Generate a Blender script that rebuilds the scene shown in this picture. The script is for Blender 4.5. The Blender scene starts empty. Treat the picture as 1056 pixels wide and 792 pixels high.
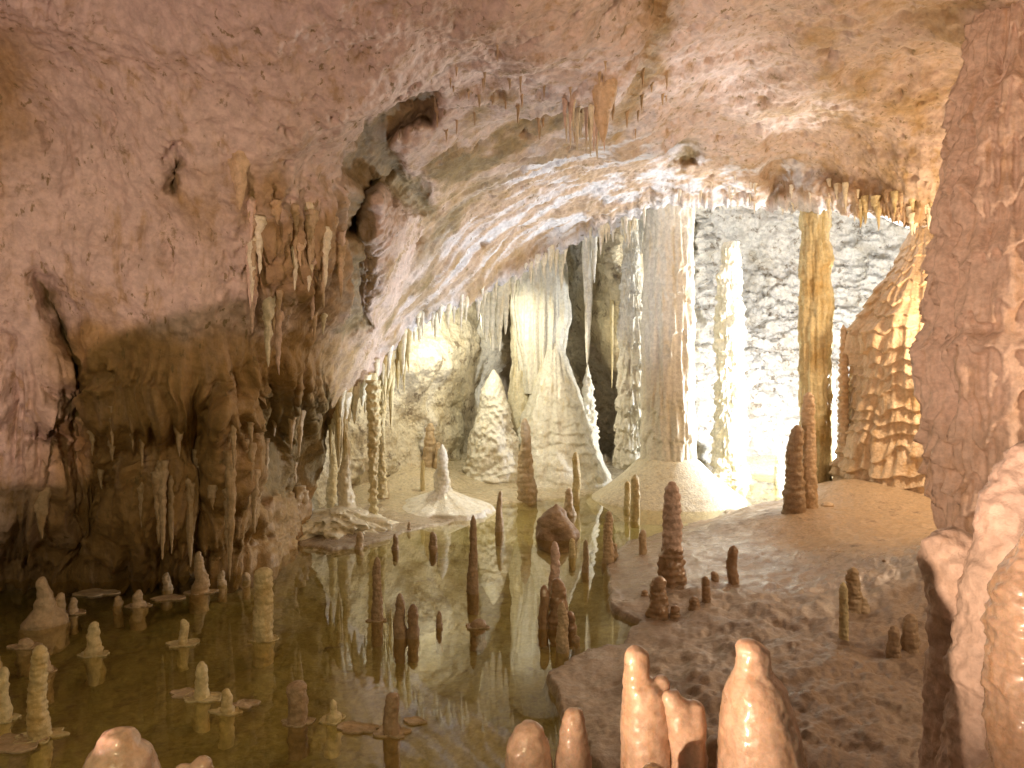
import bpy, math, random
import numpy as np

# ------------------------------------------------------------------ camera geometry
F, HC = 704.0, 2.5
def W(px, py, Y):
    return np.stack([(px - 528.0) / F * Y, Y + 0.0 * px, HC - (py - 396.0) / F * Y], -1)
def w3(px, py, Y):
    return ((px - 528.0) / F * Y, Y, HC - (py - 396.0) / F * Y)
def YG(py, z0=0.0):                         # distance of a point of the ground seen at row py
    return F * (HC - z0) / (py - 396.0)

scene = bpy.context.scene
COL = scene.collection
RNG = np.random.RandomState(11)

# ------------------------------------------------------------------ noise
_p = np.random.RandomState(5).permutation(256); PERM = np.concatenate([_p, _p, _p]).astype(np.int64)
_g = np.random.RandomState(6).normal(size=(256, 3)); GRAD = _g / np.linalg.norm(_g, axis=1, keepdims=True)
def noise(P):
    sh = P.shape[:-1]; P = P.reshape(-1, 3)
    I = np.floor(P).astype(np.int64); f = P - I; I &= 255
    u = f * f * f * (f * (f * 6 - 15) + 10)
    out = 0.0
    for dx in (0, 1):
        wx = u[:, 0] if dx else 1 - u[:, 0]
        for dy in (0, 1):
            wy = u[:, 1] if dy else 1 - u[:, 1]
            for dz in (0, 1):
                wz = u[:, 2] if dz else 1 - u[:, 2]
                h = PERM[PERM[PERM[(I[:, 0] + dx) & 255] + ((I[:, 1] + dy) & 255)] + ((I[:, 2] + dz) & 255)]
                g = GRAD[h]
                d = g[:, 0] * (f[:, 0] - dx) + g[:, 1] * (f[:, 1] - dy) + g[:, 2] * (f[:, 2] - dz)
                out = out + wx * wy * wz * d
    return (out * 1.6).reshape(sh)
def fbm(P, octv=4, lac=2.03, gain=0.5):
    a, s, t = 1.0, 0.0, P
    for _ in range(octv):
        s = s + a * noise(t); t = t * lac + 17.3; a *= gain
    return s
def ridged(P, octv=3, gain=0.5):
    a, s, t = 1.0, 0.0, P
    for _ in range(octv):
        s = s + a * (1 - 2 * np.abs(noise(t))); t = t * 2.1 + 9.1; a *= gain
    return s
def sstep(a, b, x):
    t = np.clip((x - a) / (b - a), 0, 1); return t * t * (3 - 2 * t)

def sdf_poly(x, y, poly):                   # negative inside
    poly = np.array(poly, float); n = len(poly)
    d = np.full(x.shape, 1e18); s = np.zeros(x.shape, bool)
    for i in range(n):
        ax, ay = poly[i]; bx, by = poly[(i + 1) % n]
        ex, ey = bx - ax, by - ay
        wx, wy = x - ax, y - ay
        t = np.clip((wx * ex + wy * ey) / (ex * ex + ey * ey + 1e-12), 0, 1)
        d = np.minimum(d, (wx - ex * t) ** 2 + (wy - ey * t) ** 2)
        c = ((ay > y) != (by > y)) & (x < (bx - ax) * (y - ay) / ((by - ay) if by != ay else 1e-9) + ax)
        s ^= c
    return np.sqrt(d) * np.where(s, -1, 1)
def tps(ctrl, X, Y, smooth=0.0):            # thin plate interpolation of (x, y, value) points
    c = np.array(ctrl, float); n = len(c); sc = 100.0
    def U(r2): return 0.5 * r2 * np.log(r2 + 1e-12)
    A = np.zeros((n + 3, n + 3)); xy = c[:, :2] / sc
    r2 = ((xy[:, None] - xy[None]) ** 2).sum(-1)
    A[:n, :n] = U(r2) + smooth * np.eye(n); A[:n, n] = 1; A[:n, n + 1:] = xy; A[n, :n] = 1; A[n + 1:, :n] = xy.T
    w = np.linalg.solve(A, np.concatenate([c[:, 2], [0, 0, 0]]))
    out = w[n] + w[n + 1] * X / sc + w[n + 2] * Y / sc
    for i in range(n):
        out = out + w[i] * U((X / sc - xy[i, 0]) ** 2 + (Y / sc - xy[i, 1]) ** 2)
    return out

# ------------------------------------------------------------------ objects
def tag(o, label=None, cat=None, group=None, kind=None):
    if label: o['label'] = label
    if cat: o['category'] = cat
    if group: o['group'] = group
    if kind: o['kind'] = kind
    return o
def link(name, me, m, parent=None, loc=None):
    o = bpy.data.objects.new(name, me); COL.objects.link(o)
    if m is not None: me.materials.append(m)
    if parent is not None: o.parent = parent
    if loc is not None: o.location = loc
    return o
def mesh_np(name, V, Q, attrs=None):
    me = bpy.data.meshes.new(name); V = np.asarray(V, np.float32)
    k = Q.shape[1]
    me.vertices.add(len(V)); me.vertices.foreach_set('co', V.ravel())
    me.loops.add(Q.size); me.loops.foreach_set('vertex_index', Q.astype(np.int32).ravel())
    me.polygons.add(len(Q)); me.polygons.foreach_set('loop_start', np.arange(0, Q.size, k, dtype=np.int32))
    me.update(calc_edges=True)
    me.polygons.foreach_set('use_smooth', np.ones(len(Q), bool))
    for nm, a in (attrs or {}).items():
        at = me.attributes.new(nm, 'FLOAT', 'POINT'); at.data.foreach_set('value', np.asarray(a, np.float32).ravel())
    me.validate(); me.update()
    return me
def grid_faces(nv, nu, wrap=False):
    i = np.arange(nv - 1)[:, None]; j = np.arange(nu if wrap else nu - 1)[None]
    j2 = (j + 1) % nu
    a = i * nu + j; b = i * nu + j2; c = (i + 1) * nu + j2; d = (i + 1) * nu + j
    return np.stack([a, b, c, d], -1).reshape(-1, 4)
def blur(A, k):
    for ax in (0, 1):
        pad = [(0, 0)] * A.ndim; pad[ax] = (k, k); B = np.cumsum(np.pad(A, pad, mode='edge'), axis=ax)
        n_ = A.shape[ax]; w_ = 2 * k
        hi = np.take(B, range(w_, w_ + n_), axis=ax); lo = np.concatenate([np.zeros_like(np.take(B, [0], axis=ax)), np.take(B, range(0, n_ - 1), axis=ax)], axis=ax)
        A = (hi - lo) / (w_ + 1)
    return A
def grid_normals(P):
    du = np.gradient(P, axis=1); dv = np.gradient(P, axis=0)
    n = np.cross(du, dv); n /= np.linalg.norm(n, axis=-1, keepdims=True) + 1e-9
    return n

# ------------------------------------------------------------------ materials
def new_mat(name):
    m = bpy.data.materials.new(name); m.use_nodes = True
    nt = m.node_tree; nt.nodes.clear()
    out = nt.nodes.new('ShaderNodeOutputMaterial')
    return m, nt, out
def N(nt, t, **kw):
    n = nt.nodes.new(t)
    for k, v in kw.items():
        if k.startswith('i_'): n.inputs[int(k[2:])].default_value = v
        else: setattr(n, k, v)
    return n
def tex(nt, vec, scale, detail=6, rough=0.6, typ='NOISE', vscale=None):
    src = vec
    if vscale:
        mp = N(nt, 'ShaderNodeMapping'); mp.inputs['Scale'].default_value = vscale
        nt.links.new(vec, mp.inputs[0]); src = mp.outputs[0]
    if typ == 'NOISE':
        n = N(nt, 'ShaderNodeTexNoise'); n.inputs['Scale'].default_value = scale
        n.inputs['Detail'].default_value = detail; n.inputs['Roughness'].default_value = rough
        nt.links.new(src, n.inputs['Vector']); return n.outputs[0]
    n = N(nt, 'ShaderNodeTexVoronoi'); n.inputs['Scale'].default_value = scale
    n.feature = 'F1'
    nt.links.new(src, n.inputs['Vector']); return n.outputs['Distance']
def ramp(nt, f, lo, hi, a=0.0, b=1.0):
    n = N(nt, 'ShaderNodeMapRange'); n.interpolation_type = 'SMOOTHSTEP'
    n.inputs[1].default_value = lo; n.inputs[2].default_value = hi; n.inputs[3].default_value = a; n.inputs[4].default_value = b
    nt.links.new(f, n.inputs[0]); return n.outputs[0]
def mix(nt, f, a, b):
    n = N(nt, 'ShaderNodeMix', data_type='RGBA')
    if isinstance(f, float): n.inputs[0].default_value = f
    else: nt.links.new(f, n.inputs[0])
    for s, v in ((6, a), (7, b)):
        if isinstance(v, tuple): n.inputs[s].default_value = (*v, 1)
        else: nt.links.new(v, n.inputs[s])
    return n.outputs[2]
def math_(nt, op, a, b=None, clamp=False):
    n = N(nt, 'ShaderNodeMath', operation=op, use_clamp=clamp)
    for s, v in ((0, a), (1, b)):
        if v is None: continue
        if isinstance(v, (int, float)): n.inputs[s].default_value = v
        else: nt.links.new(v, n.inputs[s])
    return n.outputs[0]
def attr(nt, nm):
    return N(nt, 'ShaderNodeAttribute', attribute_name=nm).outputs['Fac']

def rock(name, base, stain, dark, scale=1.0, stain_amt=(0.5, 0.75), dark_amt=(0.62, 0.8), rough=(0.55, 0.8), bump=0.6, bdist=0.03,
         streak=True, sss=0.0, use_attr=False, coat=0.0, spec=0.5, pits=True, cell=True, slits=False, streakb=0.5, grain=False):
    m, nt, out = new_mat(name)
    tc = N(nt, 'ShaderNodeTexCoord').outputs['Object']
    oi = N(nt, 'ShaderNodeObjectInfo').outputs['Random']
    vm = N(nt, 'ShaderNodeVectorMath', operation='ADD')
    cmb = N(nt, 'ShaderNodeCombineXYZ'); sc = math_(nt, 'MULTIPLY', oi, 37.0)
    for i in range(3): nt.links.new(sc, cmb.inputs[i])
    nt.links.new(tc, vm.inputs[0]); nt.links.new(cmb.outputs[0], vm.inputs[1]); v = vm.outputs[0]
    big = tex(nt, v, 0.9 * scale, 5, 0.62)
    st = tex(nt, v, 1.0, 4, 0.65, vscale=(5.0 * scale, 5.0 * scale, 0.7 * scale))
    s1 = ramp(nt, big, *stain_amt)
    if streak:
        s2 = ramp(nt, st, 0.5, 0.72, 0, 0.75); s1 = math_(nt, 'MAXIMUM', s1, s2)
    col = mix(nt, s1, base, stain)
    if use_attr:
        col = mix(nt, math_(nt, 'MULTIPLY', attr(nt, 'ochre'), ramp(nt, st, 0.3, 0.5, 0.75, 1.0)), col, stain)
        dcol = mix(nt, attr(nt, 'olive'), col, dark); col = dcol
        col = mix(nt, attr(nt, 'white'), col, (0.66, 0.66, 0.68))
    fine = tex(nt, v, 9 * scale, 6, 0.72)
    vein = tex(nt, v, 3.4 * scale, 6, 0.72)
    if pits:
        d = ramp(nt, vein, dark_amt[0], dark_amt[1], 0, 0.85)
        if slits:
            sl = tex(nt, v, 1.0, 4, 0.6, vscale=(13.0, 13.0, 4.0)); d = math_(nt, 'MAXIMUM', d, math_(nt, 'MULTIPLY', ramp(nt, sl, 0.60, 0.67, 0, 0.85), ramp(nt, big, 0.40, 0.52)))
        col = mix(nt, d, col, dark)
    # small scale value change
    hsv = N(nt, 'ShaderNodeHueSaturation'); nt.links.new(col, hsv.inputs['Color'])
    nt.links.new(ramp(nt, fine, 0.3, 0.7, 0.78, 1.15), hsv.inputs['Value'])
    b = N(nt, 'ShaderNodeBsdfPrincipled'); nt.links.new(hsv.outputs[0], b.inputs['Base Color'])
    nt.links.new(ramp(nt, vein, 0.35, 0.65, rough[0], rough[1]), b.inputs['Roughness'])
    b.inputs['Specular IOR Level'].default_value = spec
    if sss:
        b.inputs['Subsurface Weight'].default_value = sss; b.inputs['Subsurface Radius'].default_value = (0.05, 0.025, 0.012)
        b.inputs['Subsurface Scale'].default_value = 1.0
    if coat:
        b.inputs['Coat Weight'].default_value = coat; b.inputs['Coat Roughness'].default_value = 0.18
    h = math_(nt, 'MULTIPLY', fine, 0.6)
    if grain:
        h = math_(nt, 'ADD', h, math_(nt, 'MULTIPLY', tex(nt, v, 38, 3, 0.7), 0.45))
    if cell:
        h = math_(nt, 'ADD', h, math_(nt, 'MULTIPLY', tex(nt, v, 16 * scale, typ='V'), 0.35))
    if streak:
        h = math_(nt, 'ADD', h, math_(nt, 'MULTIPLY', st, streakb))
    bp = N(nt, 'ShaderNodeBump'); bp.inputs['Strength'].default_value = bump; bp.inputs['Distance'].default_value = bdist
    nt.links.new(h, bp.inputs['Height']); nt.links.new(bp.outputs[0], b.inputs['Normal'])
    nt.links.new(b.outputs[0], out.inputs[0])
    return m

M = {}
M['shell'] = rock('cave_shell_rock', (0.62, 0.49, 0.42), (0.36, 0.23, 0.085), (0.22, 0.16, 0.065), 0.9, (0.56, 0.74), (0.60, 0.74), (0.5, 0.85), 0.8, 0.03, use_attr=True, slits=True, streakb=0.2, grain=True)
M['chamber'] = rock('chamber_rock', (0.74, 0.70, 0.58), (0.58, 0.48, 0.28), (0.22, 0.17, 0.11), 0.8, (0.52, 0.8), (0.54, 0.64), (0.5, 0.8), 0.9, 0.08, use_attr=True)
M['cream'] = rock('cream_calcite', (0.78, 0.72, 0.54), (0.66, 0.54, 0.29), (0.42, 0.32, 0.15), 1.6, (0.54, 0.8), (0.66, 0.8), (0.35, 0.6), 0.5, 0.03, sss=0.0, coat=0.15)
M['white'] = rock('white_calcite', (0.82, 0.79, 0.68), (0.72, 0.62, 0.40), (0.42, 0.33, 0.18), 1.6, (0.55, 0.8), (0.68, 0.82), (0.35, 0.6), 0.5, 0.03, coat=0.15)
M['yellow'] = rock('yellow_calcite', (0.66, 0.56, 0.31), (0.54, 0.38, 0.14), (0.26, 0.17, 0.06), 1.6, (0.48, 0.72), (0.64, 0.8), (0.4, 0.65), 0.6, 0.03)
M['ochre'] = rock('ochre_calcite', (0.52, 0.40, 0.25), (0.42, 0.28, 0.13), (0.18, 0.10, 0.04), 2.0, (0.5, 0.75), (0.64, 0.8), (0.4, 0.65), 0.6, 0.02)
M['brown'] = rock('brown_calcite', (0.38, 0.27, 0.16), (0.26, 0.16, 0.08), (0.09, 0.05, 0.025), 2.5, (0.5, 0.75), (0.62, 0.8), (0.4, 0.65), 0.6, 0.02)
M['pink'] = rock('pink_calcite', (0.68, 0.51, 0.41), (0.56, 0.36, 0.22), (0.28, 0.16, 0.08), 1.2, (0.55, 0.8), (0.66, 0.82), (0.4, 0.7), 0.7, 0.035)
M['flow'] = rock('orange_flowstone', (0.62, 0.46, 0.29), (0.54, 0.34, 0.15), (0.26, 0.16, 0.08), 1.4, (0.5, 0.75), (0.62, 0.8), (0.35, 0.65), 0.8, 0.035, coat=0.1)
M['waxy'] = rock('waxy_calcite', (0.60, 0.42, 0.30), (0.52, 0.31, 0.17), (0.30, 0.14, 0.06), 3.0, (0.5, 0.75), (0.66, 0.84), (0.25, 0.45), 0.4, 0.012, sss=0.35, coat=0.5, cell=False)
M['wetbrown'] = rock('wet_brown_calcite', (0.38, 0.25, 0.14), (0.28, 0.16, 0.075), (0.12, 0.06, 0.03), 3.0, (0.5, 0.75), (0.62, 0.8), (0.25, 0.45), 0.4, 0.012, sss=0.2, coat=0.5, cell=False)

def ground_mat():
    m, nt, out = new_mat('wet_cave_floor')
    v = N(nt, 'ShaderNodeTexCoord').outputs['Object']
    big = tex(nt, v, 0.8, 8, 0.6); med = tex(nt, v, 4.0, 10, 0.7); fine = tex(nt, v, 22, 8, 0.7)
    col = mix(nt, ramp(nt, big, 0.4, 0.65), (0.42, 0.33, 0.24), (0.30, 0.21, 0.135))
    col = mix(nt, attr(nt, 'cream'), col, (0.66, 0.57, 0.38))
    col = mix(nt, attr(nt, 'flow'), col, (0.50, 0.36, 0.22))
    col = mix(nt, attr(nt, 'bed'), col, (0.35, 0.31, 0.13))
    col = mix(nt, ramp(nt, med, 0.54, 0.7, 0, 0.7), col, (0.13, 0.08, 0.045))
    hs = N(nt, 'ShaderNodeHueSaturation'); nt.links.new(col, hs.inputs['Color']); nt.links.new(ramp(nt, fine, 0.3, 0.7, 0.75, 1.2), hs.inputs['Value'])
    b = N(nt, 'ShaderNodeBsdfPrincipled'); nt.links.new(hs.outputs[0], b.inputs['Base Color'])
    r = ramp(nt, med, 0.38, 0.6, 0.0, 1.0)
    wet = attr(nt, 'wet')
    ro = math_(nt, 'SUBTRACT', math_(nt, 'ADD', 0.42, math_(nt, 'MULTIPLY', r, 0.3)), math_(nt, 'MULTIPLY', wet, 0.30))
    nt.links.new(ro, b.inputs['Roughness']); b.inputs['Specular IOR Level'].default_value = 0.6
    b.inputs['Coat Roughness'].default_value = 0.12; nt.links.new(math_(nt, 'MULTIPLY', wet, 0.7), b.inputs['Coat Weight'])
    h = math_(nt, 'ADD', math_(nt, 'MULTIPLY', med, 1.0), math_(nt, 'MULTIPLY', fine, 0.45))
    h = math_(nt, 'ADD', h, math_(nt, 'MULTIPLY', tex(nt, v, 9, typ='V'), 0.5))
    bp = N(nt, 'ShaderNodeBump'); bp.inputs['Strength'].default_value = 0.6; bp.inputs['Distance'].default_value = 0.035
    nt.links.new(h, bp.inputs['Height']); nt.links.new(bp.outputs[0], b.inputs['Normal'])
    nt.links.new(bp.outputs[0], b.inputs['Coat Normal'])
    nt.links.new(b.outputs[0], out.inputs[0]); return m
M['ground'] = ground_mat()
def water_mat():
    m, nt, out = new_mat('still_pool_water')
    v = N(nt, 'ShaderNodeTexCoord').outputs['Object']
    bp = N(nt, 'ShaderNodeBump'); bp.inputs['Strength'].default_value = 0.02; bp.inputs['Distance'].default_value = 0.02
    nt.links.new(tex(nt, v, 2.5, 3, 0.5), bp.inputs['Height'])
    lw = N(nt, 'ShaderNodeLayerWeight'); lw.inputs['Blend'].default_value = 0.5; nt.links.new(bp.outputs[0], lw.inputs['Normal'])
    fr = math_(nt, 'ADD', math_(nt, 'MULTIPLY', math_(nt, 'POWER', lw.outputs['Facing'], 4.2), 0.95), 0.04, clamp=True)
    gl = N(nt, 'ShaderNodeBsdfGlossy'); gl.inputs['Roughness'].default_value = 0.012; nt.links.new(bp.outputs[0], gl.inputs['Normal'])
    gl.inputs['Color'].default_value = (0.95, 0.95, 0.92, 1)
    tr = N(nt, 'ShaderNodeBsdfTransparent'); tr.inputs['Color'].default_value = (0.93, 0.88, 0.66, 1)
    mx = N(nt, 'ShaderNodeMixShader'); nt.links.new(fr, mx.inputs[0])
    nt.links.new(tr.outputs[0], mx.inputs[1]); nt.links.new(gl.outputs[0], mx.inputs[2]); nt.links.new(mx.outputs[0], out.inputs[0])
    return m
M['water'] = water_mat()

# ------------------------------------------------------------------ the cave shell: wall and ceiling in front of the bright chamber
RIM = np.array([(-320, 700), (-60, 612), (0, 607), (100, 602), (200, 598), (240, 596), (270, 588), (298, 568), (303, 545), (308, 515), (320, 480), (334, 446), (350, 420),
                (372, 402), (387, 388), (410, 358), (433, 335), (460, 322), (483, 310), (530, 286), (567, 264), (610, 242), (650, 230), (663, 218), (690, 211), (740, 212),
                (784, 214), (828, 215), (868, 218), (902, 221), (936, 227), (979, 234), (1060, 262), (1400, 340)], float)
CT = [(-320, -260, 4.3), (0, -260, 4.3), (300, -260, 4.0), (600, -260, 4.2), (900, -260, 4.4), (1400, -260, 4.0), (-320, 100, 5.5), (-320, 400, 6.5), (-320, 700, 6.5),
      (0, 0, 6.0), (200, 0, 5.8), (400, 0, 6.0), (600, 0, 6.6), (700, 0, 7.6), (850, 0, 7.8), (1000, 0, 7.2), (1400, 100, 6), (1400, 340, 7.5),
      (0, 100, 6.8), (200, 100, 6.6), (400, 90, 7.2), (550, 90, 8.2), (640, 110, 9.2), (720, 100, 10.4), (850, 100, 10.2), (980, 100, 9.4),
      (620, 170, 12.0), (720, 165, 12.6), (850, 165, 11.8), (950, 190, 10.6),
      (0, 200, 7.0), (100, 220, 7.2), (200, 200, 7.2), (330, 200, 8.2), (430, 200, 10.2), (520, 190, 11.4),
      (0, 300, 7.2), (150, 300, 7.4), (300, 290, 8.2), (390, 290, 10.6), (470, 270, 12.4),
      (0, 400, 7.5), (150, 400, 7.8), (260, 400, 8.6), (330, 390, 10.4), (400, 340, 12.2),
      (600, 245, 14.5), (720, 213, 13.9), (850, 216, 13.0), (980, 234, 11.2), (450, 328, 13.2), (372, 402, 12.2), (312, 500, 11.4), (300, 560, 10.8),
      (0, 606, 8.38), (100, 602, 8.55), (200, 598, 8.72), (270, 586, 9.27), (0, 540, 8.1), (100, 520, 8.1), (200, 520, 8.4), (260, 510, 9.2)]
us = np.concatenate([np.linspace(-320, -8, 60), np.arange(-6, 1066, 1.45), np.linspace(1070, 1400, 50)])
NVIS, NBACK = 470, 46
ry = np.interp(us, RIM[:, 0], RIM[:, 1])
one = np.zeros_like(us)
drip = np.maximum(0, ridged(np.stack([us / 9.0, one + 3.3, one], -1), 2) - 0.35)
fringe = np.where((us > 395) & (us < 985), 1.0, 0.25)
radd = drip * 5 * fringe + 5 * noise(np.stack([us / 30.0, one, one + 8], -1))
tv = np.linspace(0, 1, NVIS) ** 0.9
PX = np.repeat(us[None], NVIS, 0); PY = -260 + (ry[None] + 260) * tv[:, None]
PYv = PY.copy()
D = tps(CT, PX, PY)
D = np.maximum(D, 3.5)
# drip-edged relief: (polygon, metres away from the viewer, softness px, drip height px)
wob = 7 * noise(np.stack([PX / 28, PY / 28, 0 * PX], -1)) + 3 * noise(np.stack([PX / 9, PY / 9, 0 * PX + 4], -1))
wob2 = 7 * noise(np.stack([PX / 28, PY / 28, 0 * PX + 9], -1)) + 3 * noise(np.stack([PX / 9, PY / 9, 0 * PX + 14], -1))
dr1 = np.maximum(0, ridged(np.stack([PX / 11, PY / 160, 0 * PX + 1.7], -1), 2) - 0.1)
FEAT = [
    ([(348, 200), (352, 150), (375, 120), (412, 98), (452, 94), (448, 112), (425, 124), (404, 136), (412, 168), (440, 186), (440, 214), (420, 214), (395, 188), (372, 196), (362, 232)], 0.7, 10, 8, 'olive'),
    ([(366, 178), (384, 178), (374, 240), (380, 300), (350, 345), (335, 330), (345, 270), (356, 220)], 0.45, 14, 10, 'olive'),
    ([(169, 168), (182, 149), (199, 158), (196, 178), (182, 200), (171, 196)], 0.28, 7, 2, 'olive'),
    ([(40, 283), (58, 296), (82, 345), (98, 395), (106, 440), (96, 470), (84, 462), (76, 425), (50, 390), (68, 396), (76, 372), (58, 330)], 0.55, 16, 8, 'olive'),
    ([(-40, 405), (30, 414), (70, 436), (82, 470), (76, 520), (60, 560), (30, 540), (-40, 560)], -0.45, 20, 14, ''),
    ([(-40, 555), (60, 552), (90, 510), (115, 490), (120, 620), (-40, 625)], 0.4, 22, 6, 'ochre'),
    ([(92, 395), (205, 378), (210, 500), (196, 548), (170, 570), (140, 572), (118, 540), (105, 480)], -0.22, 34, 16, 'ochre'),
    ([(202, 385), (262, 380), (258, 470), (240, 505), (222, 520), (206, 480)], -0.40, 14, 14, 'ochre'),
    ([(256, 402), (330, 392), (345, 430), (318, 470), (300, 500), (262, 505)], 0.7, 16, 12, 'olive'),
    ([(120, 560), (210, 545), (300, 510), (296, 560), (240, 590), (110, 598)], 0.35, 16, 14, 'ochre'),
    ([(-400, -400), (692, -400), (690, 20), (676, 60), (655, 102), (628, 138), (604, 112), (560, 104), (520, 132), (482, 168), (452, 210), (430, 250), (410, 300), (388, 345), (350, 400), (310, 440), (-400, 440)], -0.6, 14, 8, ''),
    ([(256, 215), (335, 200), (352, 240), (340, 290), (318, 305), (290, 290), (262, 290)], -0.12, 22, 16, 'ochre'),
    ([(318, 318), (370, 300), (362, 370), (330, 392), (300, 360)], -0.15, 18, 10, 'ochre'),
    ([(372, 205), (392, 190), (424, 220), (424, 270), (398, 330), (370, 335), (366, 290), (378, 250)], -0.3, 12, 6, ''),
    ([(795, 205), (790, 150), (835, 92), (900, 66), (1010, 40), (1400, 20), (1400, 260), (960, 225), (880, 190), (830, 178)], 0.55, 14, 5, ''),
    ([(700, 48), (740, 90), (800, 80), (850, 50), (960, 20), (1100, -20), (1100, -60), (860, -10), (780, 50), (730, 40)], -0.15, 16, 4, ''),
    ([(675, 148), (700, 142), (722, 150), (718, 164), (690, 166)], 0.35, 5, 3, 'olive'),
    ([(465, 300), (520, 250), (570, 215), (620, 212), (600, 240), (530, 275), (480, 305)], 0.25, 12, 4, 'ochre'),
]
olive = np.zeros_like(D); ochre = np.zeros_like(D); white = np.zeros_like(D)
for poly, dz, soft, dh, kind in FEAT:
    pl = np.array(poly, float)
    x0, x1 = pl[:, 0].min() - 60, pl[:, 0].max() + 60; y0, y1 = pl[:, 1].min() - 60, pl[:, 1].max() + 80
    mk = (PX > x0) & (PX < x1) & (PY > y0) & (PY < y1)
    sgn = -1 if dz < 0 else 1
    x = PX[mk] + wob[mk]; y = PY[mk] + wob2[mk] - dr1[mk] * dh * (1 if dz < 0 else 1)
    s = sdf_poly(x, y, poly)
    k = sstep(soft, -soft, s) if dz > 0 else sstep(1.5, -soft * 1.6, s)
    D[mk] += dz * k
    if kind == 'olive': olive[mk] = np.maximum(olive[mk], sstep(5, -4, s) * 0.85)
    if kind == 'ochre': ochre[mk] = np.maximum(ochre[mk], sstep(12, -10, s) * 0.8)
FLU = np.clip(sstep(345, 400, PY) * sstep(350, 310, PX) + sstep(34, -20, sdf_poly(PX + 3 * wob, PY + 3 * wob2, [(262, 215), (350, 190), (362, 330), (262, 310)])) + 0.2 * sstep(150, 200, PY) * sstep(800, 850, PX)
              + 0.25 * sstep(60, 0, PY) * sstep(120, 60, PX), 0, 1)
D = blur(D, 2)
PY = PY + radd[None] * sstep(0.93, 1.0, tv)[:, None]; ry = ry + radd
P = W(PX, PY, D)
# rock stains, plus painted shade on the ceiling band, creases and lower left wall
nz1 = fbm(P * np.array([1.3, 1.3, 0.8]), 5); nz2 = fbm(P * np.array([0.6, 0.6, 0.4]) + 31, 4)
low = sstep(325, 350, PY + 14 * nz1) * sstep(400, 330, PX) * sstep(20, 90, PX + PY * 0.12 - 40 + 20 * nz1)  # ochre laid in the shape of the cast shadow on the lower left wall
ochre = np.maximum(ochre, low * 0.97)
ochre = np.maximum(ochre, sstep(0.25, 0.75, nz2) * 0.8 * sstep(700, 300, PX))
ochre = np.maximum(ochre, sstep(60, 10, PX + 20 * nz1) * sstep(0, 60, PY) * sstep(200, 120, PY) * 0.8)
ochre = np.maximum(ochre, sstep(300, 420, PX) * sstep(620, 540, PX) * sstep(100, 150, PY) * (0.25 + 0.75 * sstep(-0.1, 0.5, nz1)) * 0.8)
pinkpatch = sdf_poly(PX + wob * 1.5, PY + wob2 * 1.5, [(372, 205), (392, 190), (424, 220), (424, 270), (398, 330), (370, 335), (366, 290), (378, 250)])
ochre *= 1 - 0.8 * sstep(4, -4, pinkpatch); olive *= 1 - 0.8 * sstep(4, -4, pinkpatch)
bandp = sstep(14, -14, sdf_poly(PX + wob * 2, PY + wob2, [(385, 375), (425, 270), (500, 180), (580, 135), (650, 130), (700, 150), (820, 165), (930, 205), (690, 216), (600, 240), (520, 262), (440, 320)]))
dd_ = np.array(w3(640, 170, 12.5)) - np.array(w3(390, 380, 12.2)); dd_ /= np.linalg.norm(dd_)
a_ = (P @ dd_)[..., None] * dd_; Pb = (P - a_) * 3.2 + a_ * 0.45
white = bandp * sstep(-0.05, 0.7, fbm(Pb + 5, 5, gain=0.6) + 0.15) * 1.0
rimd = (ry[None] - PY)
ochre = np.maximum(ochre, bandp * 0.55); olive = np.maximum(olive, bandp * 0.6 * sstep(-0.1, 0.5, nz2) * sstep(640, 560, PX))  # ochre-olive rock colour, also standing in for shade from the pink lamp
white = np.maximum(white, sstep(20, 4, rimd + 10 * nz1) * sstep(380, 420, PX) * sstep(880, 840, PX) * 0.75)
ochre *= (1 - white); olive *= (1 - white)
edge = sstep(10, -10, sdf_poly(PX + wob * 2.2, PY + wob2 * 2, [(540, 104), (600, 116), (560, 150), (500, 200), (445, 280), (405, 350), (380, 350), (415, 270), (440, 200), (440, 150), (480, 120)]))  # dark tone painted along the ceiling edge as crease shading
ochre = np.maximum(ochre, edge * 0.85 * sstep(-0.5, 0.2, nz1)); olive = np.maximum(olive, edge * 0.8 * sstep(0.0, 0.4, nz1))
crease_shade = sstep(9, -9, sdf_poly(PX + wob * 1.5, PY + wob2, [(676, -60), (700, -60), (694, 20), (684, 70), (664, 108), (636, 142), (618, 140), (640, 112), (660, 70), (668, 20)]))  # darker strip painted down the crease of the ceiling ridge
ochre = np.maximum(ochre, crease_shade * 0.95); white *= 1 - edge * 0.7
ochre = np.maximum(ochre, sstep(850, 890, PX) * sstep(60, 20, rimd + 10 * nz1) * 0.7)
ochre = np.maximum(ochre, sstep(740, 820, PX) * (0.25 + 0.5 * sstep(-0.2, 0.5, nz1)))
# wrap back and over into the inner chamber
bk = []; last = P[-1]; lD = D[-1]
for k in range(1, NBACK + 1):
    t = k / NBACK
    add = np.zeros_like(last)
    back = 12.5 * t ** 1.4 + 0.25 * math.sin(min(1, t * 8) * math.pi / 2)
    add[:, 1] = back
    add[:, 0] = np.where(us < 330, 1, 0) * -0.3 * t * 4
    up = np.where(us[:] > 330, 0.35 * math.sin(min(1.0, t * 3) * math.pi / 2) + 0.33 * back, 0.6 * t)
    add[:, 2] = up
    bk.append(last + add + 0)
P = np.concatenate([P, np.array(bk)], 0)
ext = lambda a, v: np.concatenate([a, np.repeat(a[-1:] * 0 + v, NBACK, 0)], 0)
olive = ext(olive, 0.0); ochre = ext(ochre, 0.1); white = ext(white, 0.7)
PXe = ext(PX, 0.0); PYe = ext(PY, 0.0)
nr = grid_normals(blur(blur(P, 9), 7))
S1 = fbm(P * 0.7, 3) * 0.20
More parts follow.
